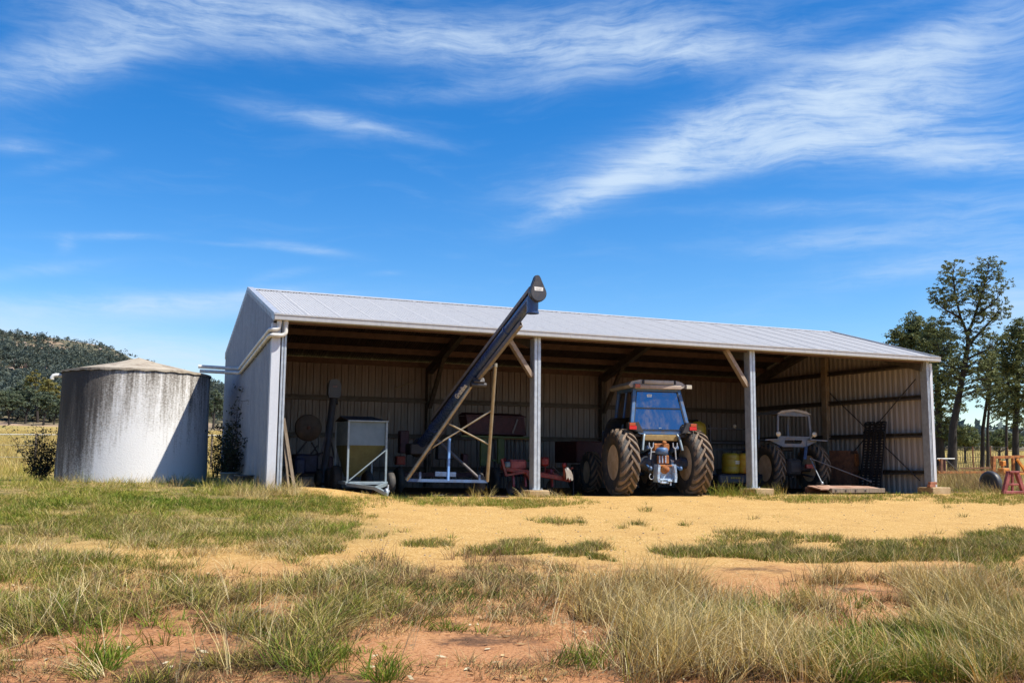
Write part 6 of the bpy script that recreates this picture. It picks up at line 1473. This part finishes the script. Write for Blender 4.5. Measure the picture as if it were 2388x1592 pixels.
def right_trees():
    G = 'pines beyond the yard fence'
    def place(u, v, D):
        P = atD(u, v, D); return Vector((P.x, P.y, zg1(P.x, P.y)))
    def build(u, D, label, trunk_px, forks_px, lobes_px, tr=.22, spread=1.32, dens=3.3, **kw):
        """pixel outlines turned into a real tree D metres off: everything sits round the trunk in depth as well"""
        b = place(u, 1055, D); base = b
        def off(p, dep=0):
            q = atD(p[0], p[1], D+dep); return (q.x-base.x, q.y-base.y, q.z-base.z)
        b0 = [(0,0,-.3)]
        k = len(trunk_px); tk = [((0,0,-.3), tr*1.25)]+[(off(p), tr*(1-.6*(i+1)/k)) for i, p in enumerate(trunk_px)]
        fk = []
        for f in forks_px:
            n = len(f); r0 = tr*.36
            fk.append([(off(p, RNG.uniform(-.6,.6)*(i > 0)), r0*(1-.8*i/(n-1))) for i, p in enumerate(f)])
        lb = []
        for (cu, cv, ru, rv, n) in lobes_px:
            s = D/FPX; c = off((cu, cv), RNG.uniform(-.3,.3)); lb.append((c, (ru*s*spread, ru*s*spread, rv*s*spread), n))
        kw['cl_r'] = kw.get('cl_r', .4)*.60; kw['per'] = int(kw.get('per', 50)*.34); kw['leaf'] *= .82
        return make_tree('pine_tree', label, 'tree', base, tk, fk, lb, PINE, group=G, dens=dens, flat=.6, **kw)
    build(2217, 58, 'tallest pine in the yard, dark trunk forking high above the shed roof', [(2222,1000),(2235,930),(2248,860),(2258,800),(2256,775)],
          [[(2256,778),(2240,740),(2228,690),(2222,640),(2226,618)],[(2257,778),(2272,740),(2288,690),(2300,650),(2306,615)],[(2262,800),(2290,770),(2318,740),(2330,720)],[(2244,880),(2215,850),(2195,830)],[(2250,840),(2290,820),(2315,812)],[(2238,740),(2210,725),(2190,712)],[(2275,735),(2310,712),(2330,690)]],
          [(2222,635,22,20,20),(2228,680,38,26,34),(2200,700,22,16,16),(2302,630,26,22,24),(2308,672,32,28,32),(2318,725,26,20,20),(2285,700,22,30,16),(2256,690,20,20,8),(2215,745,26,14,12),(2255,745,20,16,6),(2275,770,26,18,10),(2300,780,28,16,12),(2215,800,30,24,22),(2250,830,46,26,26),(2290,840,36,22,18),(2200,850,30,24,20),(2270,880,50,26,20),(2235,905,40,26,16)], tr=.25, spread=1.6, dens=3.4, cl_r=.30, per=46, leaf=.09)
    build(2192, 64, 'dark pine hard against the right corner of the shed', [(2190,980),(2186,900),(2180,820),(2178,765)], [[(2186,900),(2205,870),(2214,850)],[(2182,850),(2165,820),(2158,795)]],
          [(2180,770,24,26,24),(2198,800,28,30,30),(2165,810,24,26,24),(2205,860,30,34,34),(2190,905,30,34,34),(2205,950,34,30,30),(2196,1000,30,26,20),(2215,1010,24,22,14)], tr=.26, cl_r=.42, per=60, leaf=.11)
    build(2120, 72, 'broad pine showing its top above the right end of the shed roof', [(2120,960),(2120,860),(2122,800),(2126,752)], [[(2120,880),(2095,830),(2085,795)],[(2121,850),(2150,800),(2160,770)]],
          [(2128,752,18,20,18),(2122,780,30,26,32),(2092,795,26,22,26),(2150,775,24,24,24),(2160,800,28,28,26),(2130,830,46,40,50),(2120,890,46,44,36)], tr=.24, cl_r=.48, per=60, leaf=.12)
    build(2288, 64, 'leaning thin pine right of the tallest pine', [(2292,1000),(2302,930),(2310,870),(2314,815)], [[(2300,940),(2330,900),(2344,880)],[(2306,890),(2290,860),(2282,845)]],
          [(2314,805,22,22,18),(2320,840,30,26,26),(2298,865,28,24,22),(2336,870,26,24,20),(2325,905,32,24,20),(2290,925,26,22,12),(2345,930,24,24,14)], tr=.13, cl_r=.40, per=46, leaf=.10)
    build(2302, 70, 'slim straight pine close behind the leaning pine', [(2303,1000),(2308,920),(2312,850),(2314,830)], [[(2306,940),(2286,915),(2278,905)]],
          [(2312,835,20,20,12),(2300,870,26,22,14),(2325,890,24,22,14),(2284,905,20,18,10),(2330,950,22,20,10)], tr=.11, cl_r=.42, per=40, leaf=.11)
    build(2366, 60, 'full pine with several stems where the yard fence leaves the photo', [(2368,990),(2372,910),(2374,840),(2376,790)], [[(2370,940),(2350,890),(2342,850)],[(2372,900),(2392,850),(2400,820)],[(2368,980),(2384,930),(2390,900)]],
          [(2376,770,22,22,22),(2362,800,26,24,28),(2390,800,26,26,26),(2350,840,24,24,26),(2384,850,34,30,36),(2360,890,34,28,30),(2392,910,28,30,26),(2345,950,26,24,16),(2385,970,30,28,18)], tr=.20, cl_r=.40, per=58, leaf=.10)
    build(2345, 78, 'narrow bare stemmed pine left of the many stemmed pine', [(2347,1000),(2350,930),(2352,880)], [[(2349,960),(2338,930),(2334,915)]],
          [(2350,870,18,20,14),(2344,905,20,18,14),(2356,925,18,18,12),(2340,960,18,16,8)], tr=.12, cl_r=.45, per=44, leaf=.12)
    build(2410, 66, 'pine at the far end of the yard fence', [(2410,960),(2412,860),(2412,790)], [[(2411,900),(2395,850),(2390,830)]],
          [(2412,780,26,30,26),(2405,840,30,34,32),(2420,900,34,34,26),(2400,960,26,26,14)], tr=.18, cl_r=.42, per=50, leaf=.11)
    build(2250, 92, 'low bushy young pine in the gap under the tallest pine', [(2250,1030),(2250,1010)], [], [(2250,1015,26,20,34),(2232,1030,20,14,18),(2270,1032,18,14,16)], tr=.10, cl_r=.55, per=50, leaf=.15)
    build(2330, 96, 'low dark young pine between the thin trunks', [(2330,1035),(2330,1020)], [], [(2335,1022,30,16,34),(2360,1028,22,14,20),(2310,1034,18,12,14)], tr=.10, cl_r=.55, per=50, leaf=.15)
right_trees()
def left_trees():
    G = 'trees along the foot of the hill'
    spec = [  # base u, base v, top v, half width px, kind, label
        (22,990,905,30,0,'grey green gum at the very left of the tree line'), (58,988,898,34,0,'leafy gum with a leaning twin stem at the hill foot'),
        (100,992,905,28,0,'dark gum just right of the twin stemmed gum'), (88,985,858,34,1,'tall olive yellow tree behind the gums beside the tank'),
        (125,990,930,22,0,'low gum half hidden by the left side of the tank'), (-20,990,900,34,0,'gum past the left of the tree line'),
        (40,980,880,26,0,'blue grey gum standing back between two gums'), (118,984,880,24,1,'smaller olive tree against the tank rim'),
        (497,1000,905,20,0,'gum seen between the tank and the shed'), (518,1000,925,18,0,'gum whose crown touches the shed wall behind the tank'), (482,998,930,16,0,'small gum just behind the tank on its right')]
    for (u, v, vt, hw, kind, lab) in spec:
        P, ok = gpt([u], [v]); p = Vector(P[0]); D = (p-Vector(CAM)).dot(Vector(FW)); s = D/FPX
        H = (v-vt)*s; w = hw*s; cols = OLIVE if kind else GUM
        lean = RNG.uniform(-.12,.12)*H
        tk = [((0,0,-.4), .032*H), ((lean*.3,0,H*.25), .024*H), ((lean*.7,0,H*.5), .016*H), ((lean,0,H*.8), .006*H)]
        fk = [[((lean*.3,0,H*.22), .018*H), ((-w*.35,0,H*.45), .010*H), ((-w*.5,.2,H*.65), .004*H)], [((lean*.4,0,H*.3), .016*H), ((w*.4,.3,H*.5), .009*H), ((w*.55,0,H*.68), .004*H)]]
        lb = [((lean,0,H*.82), (w*.6,w*.6,H*.16), 16), ((-w*.45,0,H*.66), (w*.5,w*.5,H*.16), 14), ((w*.5,0,H*.66), (w*.5,w*.5,H*.17), 14), ((0,0,H*.58), (w*.7,w*.7,H*.16), 14), ((-w*.2,0,H*.42), (w*.8,w*.6,H*.12), 8)]
        make_tree('gum_tree', lab, 'tree', p, tk, fk, lb, cols, leaf=.24, per=36, cl_r=w*.19, group=G, flat=.5, dens=1.6)
left_trees()
def hill_forest():
    """bush covering the hill: every crown a bunch of leaf faces, too many to count"""
    U, V_ = [], []
    n = 9500
    u = RNG.uniform(-420, 560, n); rv = np.interp(u, RIDGE_U, RIDGE_V); v = rv+RNG.uniform(-.02,1.,n)**1.0*(np.where(u > 300, 985, 985)-rv)
    P, ok = gpt(u, v+2)
    # the crest line itself
    uc = np.linspace(-420, 560, 420); Pc, okc = gpt(uc, np.interp(uc, RIDGE_U, RIDGE_V)+3)
    P = np.concatenate([P[ok], Pc[okc]])
    r = np.hypot(P[:,0]-CAM[0], P[:,1]-CAM[1]); P = P[(r > 225) & (r < 680)]
    cl = fbm(P[:,0]/38, P[:,1]/38, 77); el = (P[:,2])/60
    keep = (cl+RNG.uniform(-.1,.1,len(P)) > .50-.10*np.clip(el-.5,0,1)) | (RNG.random(len(P)) < .16); P = P[keep]
    k = len(P); H = RNG.uniform(2.0, 4.6, k); W = H*RNG.uniform(.38,.55,k)
    C = []; Rd = []
    for j in range(4):
        o = RNG.normal(0,.45,(k,3))*W[:,None]; o[:,2] = (.55+.16*j)*H*RNG.uniform(.8,1.1,k); C.append(P+o); Rd.append(W*RNG.uniform(.5,.8,k))
    C = np.concatenate(C); Rd = np.concatenate(Rd)
    V, col = leaf_cloud(C, Rd, 12, .46, [(.085,.108,.09),(.065,.088,.077),(.105,.125,.10),(.06,.078,.065),(.12,.13,.085)], .7)  # bluish leaf colours stand for haze over the distant hill
    nq = len(V)//4; o = np_mesh('hill_woodland', V, np.arange(nq*4), [4]*nq, MLEAF, col)
    tag(o, 'grey green bush covering the rocky hill behind the tank', 'woodland', None, 'stuff')
    # pale boulders showing through
    m = MB(); MROCK = mat('pink_rock', (.46,.34,.27), (.34,.25,.20), .95, 0, .3, 1, .5, 2)
    uu = np.concatenate([RNG.normal(75, 45, 90), RNG.uniform(-200, 280, 60)]); vv = np.concatenate([RNG.normal(838, 16, 90), RNG.uniform(800, 920, 60)]); P, ok = gpt(uu, vv)
    for p, g_ in zip(P, ok):
        if not g_ or p[2] < 12: continue
        s = RNG.uniform(.8, 2.6); rot = Matrix.Rotation(RNG.uniform(0,6), 3, 'Z') @ Matrix.Rotation(RNG.uniform(-.5,.5), 3, 'X')
        m.bbox((p[0],p[1],p[2]+s*.2), (s*RNG.uniform(.8,1.8), s, s*RNG.uniform(.6,1.1)), s*.2, rot)
    o = m.build('hill_boulders', MROCK); tag(o, 'pinkish boulders scattered over the hillside', 'boulders', None, 'stuff')
    # far wooded rise on the right
    n = 900; u = RNG.uniform(1900, 2700, n); v = np.interp(u, RIDGE_U, RIDGE_V)+RNG.uniform(0, 8, n); P, ok = gpt(u, v); P = P[ok]; k = len(P)
    V, col = leaf_cloud(P+np.array([0,0,2.5]), RNG.uniform(2,4,k), 16, .8, [(.12,.15,.14),(.10,.13,.125)], .6); nq = len(V)//4
    o = np_mesh('distant_woodland', V, np.arange(nq*4), [4]*nq, MLEAF, col); tag(o, 'thin dark line of far bush beyond the pines', 'woodland', None, 'stuff')
hill_forest()

# ------------------------------------------------------------------ shrubs by tank and shed, wire fence
def shrub(name, label, base, stems, leaf, per, cols, cr=.12, cat='shrub'):
    T = thing(name, label, cat, base); m = MB(); C = []; Rd = []
    for (dx, dy, h, lean) in stems:
        pts = []; x, y = dx, dy
        for q in np.linspace(0, 1, 6): pts.append(Vector((dx*(.3+.7*q)+lean[0]*q*q+RNG.normal(0,.02), dy*(.3+.7*q)+lean[1]*q*q+RNG.normal(0,.02), h*q-.03)))
        m.tube(pts, [.012,.010,.009,.007,.005,.003], 5)
        for i in range(1, 6):
            for _ in range(3):
                e = pts[i]+Vector((RNG.normal(0,.13), RNG.normal(0,.13), RNG.uniform(0,.16))); m.tube([pts[i], e], [.005,.002], 4, False); C.append(list(e)); Rd.append(cr*RNG.uniform(.6,1.3))
    m.build('stems', MBARK, T)
    V, col = leaf_cloud(np.array(C), np.array(Rd), per, leaf, cols, 1.0); nq = len(V)//4
    o = np_mesh('foliage', V, np.arange(nq*4), [4]*nq, MLEAF, col); o.parent = T; return T
SH = [(.022,.028,.016),(.035,.040,.02),(.028,.034,.022)]
p = gpt([92],[1128])[0][0]; q = atD(92, 1100, 26.5); b = on_ground(q.x, q.y)
shrub('shrub', 'dark twiggy shrub in long grass at the left foot of the tank', b, [(RNG.uniform(-.5,.55), RNG.uniform(-.4,.4), RNG.uniform(.7,1.45), (RNG.normal(0,.22), RNG.normal(0,.2))) for _ in range(26)], .035, 6, SH, .13)
b = on_ground(-.38, 4.1)
shrub('shrub', 'straggly dark climbing shrub growing against the left shed wall', b, [(RNG.uniform(-.12,.18), RNG.uniform(-1.1,.9), RNG.uniform(.7,1.5), (RNG.uniform(0,.12), RNG.normal(0,.2))) for _ in range(22)]+[(.12, .1, 2.35, (.12,-.25)), (.1,-.2,2.1,(.12,-.4)), (.14,.5,1.8,(.08,.1))], .036, 8, SH+[(.035,.05,.02)], .13)
q = atD(500, 1100, 30); b = on_ground(q.x, q.y)
shrub('shrub', 'thin leafy weed standing in the gap between tank and shed', b, [(RNG.uniform(-.25,.25), RNG.uniform(-.2,.2), RNG.uniform(.7,1.5), (RNG.normal(0,.15), 0)) for _ in range(9)], .04, 5, [(.05,.06,.025),(.07,.08,.03)], .12, 'weed')
def wire_fence():
    a, b = atD(-120, 1012, 44), atD(700, 1016, 44); zA, zB = zg1(a.x, a.y), zg1(b.x, b.y)
    T = thing('wire_fence', 'low white topped wire fence crossing the pasture behind the tank', 'fence', on_ground((a.x+b.x)/2, (a.y+b.y)/2))
    A, Bp = Vector((a.x,a.y,zA)), Vector((b.x,b.y,zB))
    for i in range(5):
        q = A.lerp(Bp, i/4); q.z = zg1(q.x, q.y); m = MB(); m.tube([q+Vector((0,0,-.2)), Vector((q.x,q.y,a.z+(b.z-a.z)*i/4+.06))], .045, 8); m.build('post', MTIMB, T, world=True)
    m = MB(); m.tube([a, b], .022, 6); m.build('top_rail', MPVC, T, world=True)
    for k in (.35, .7):
        m = MB(); m.tube([Vector((a.x,a.y,zA+(a.z-zA)*k)), Vector((b.x,b.y,zB+(b.z-zB)*k))], .006, 5); m.build('wire', MGALV, T, world=True)
wire_fence()
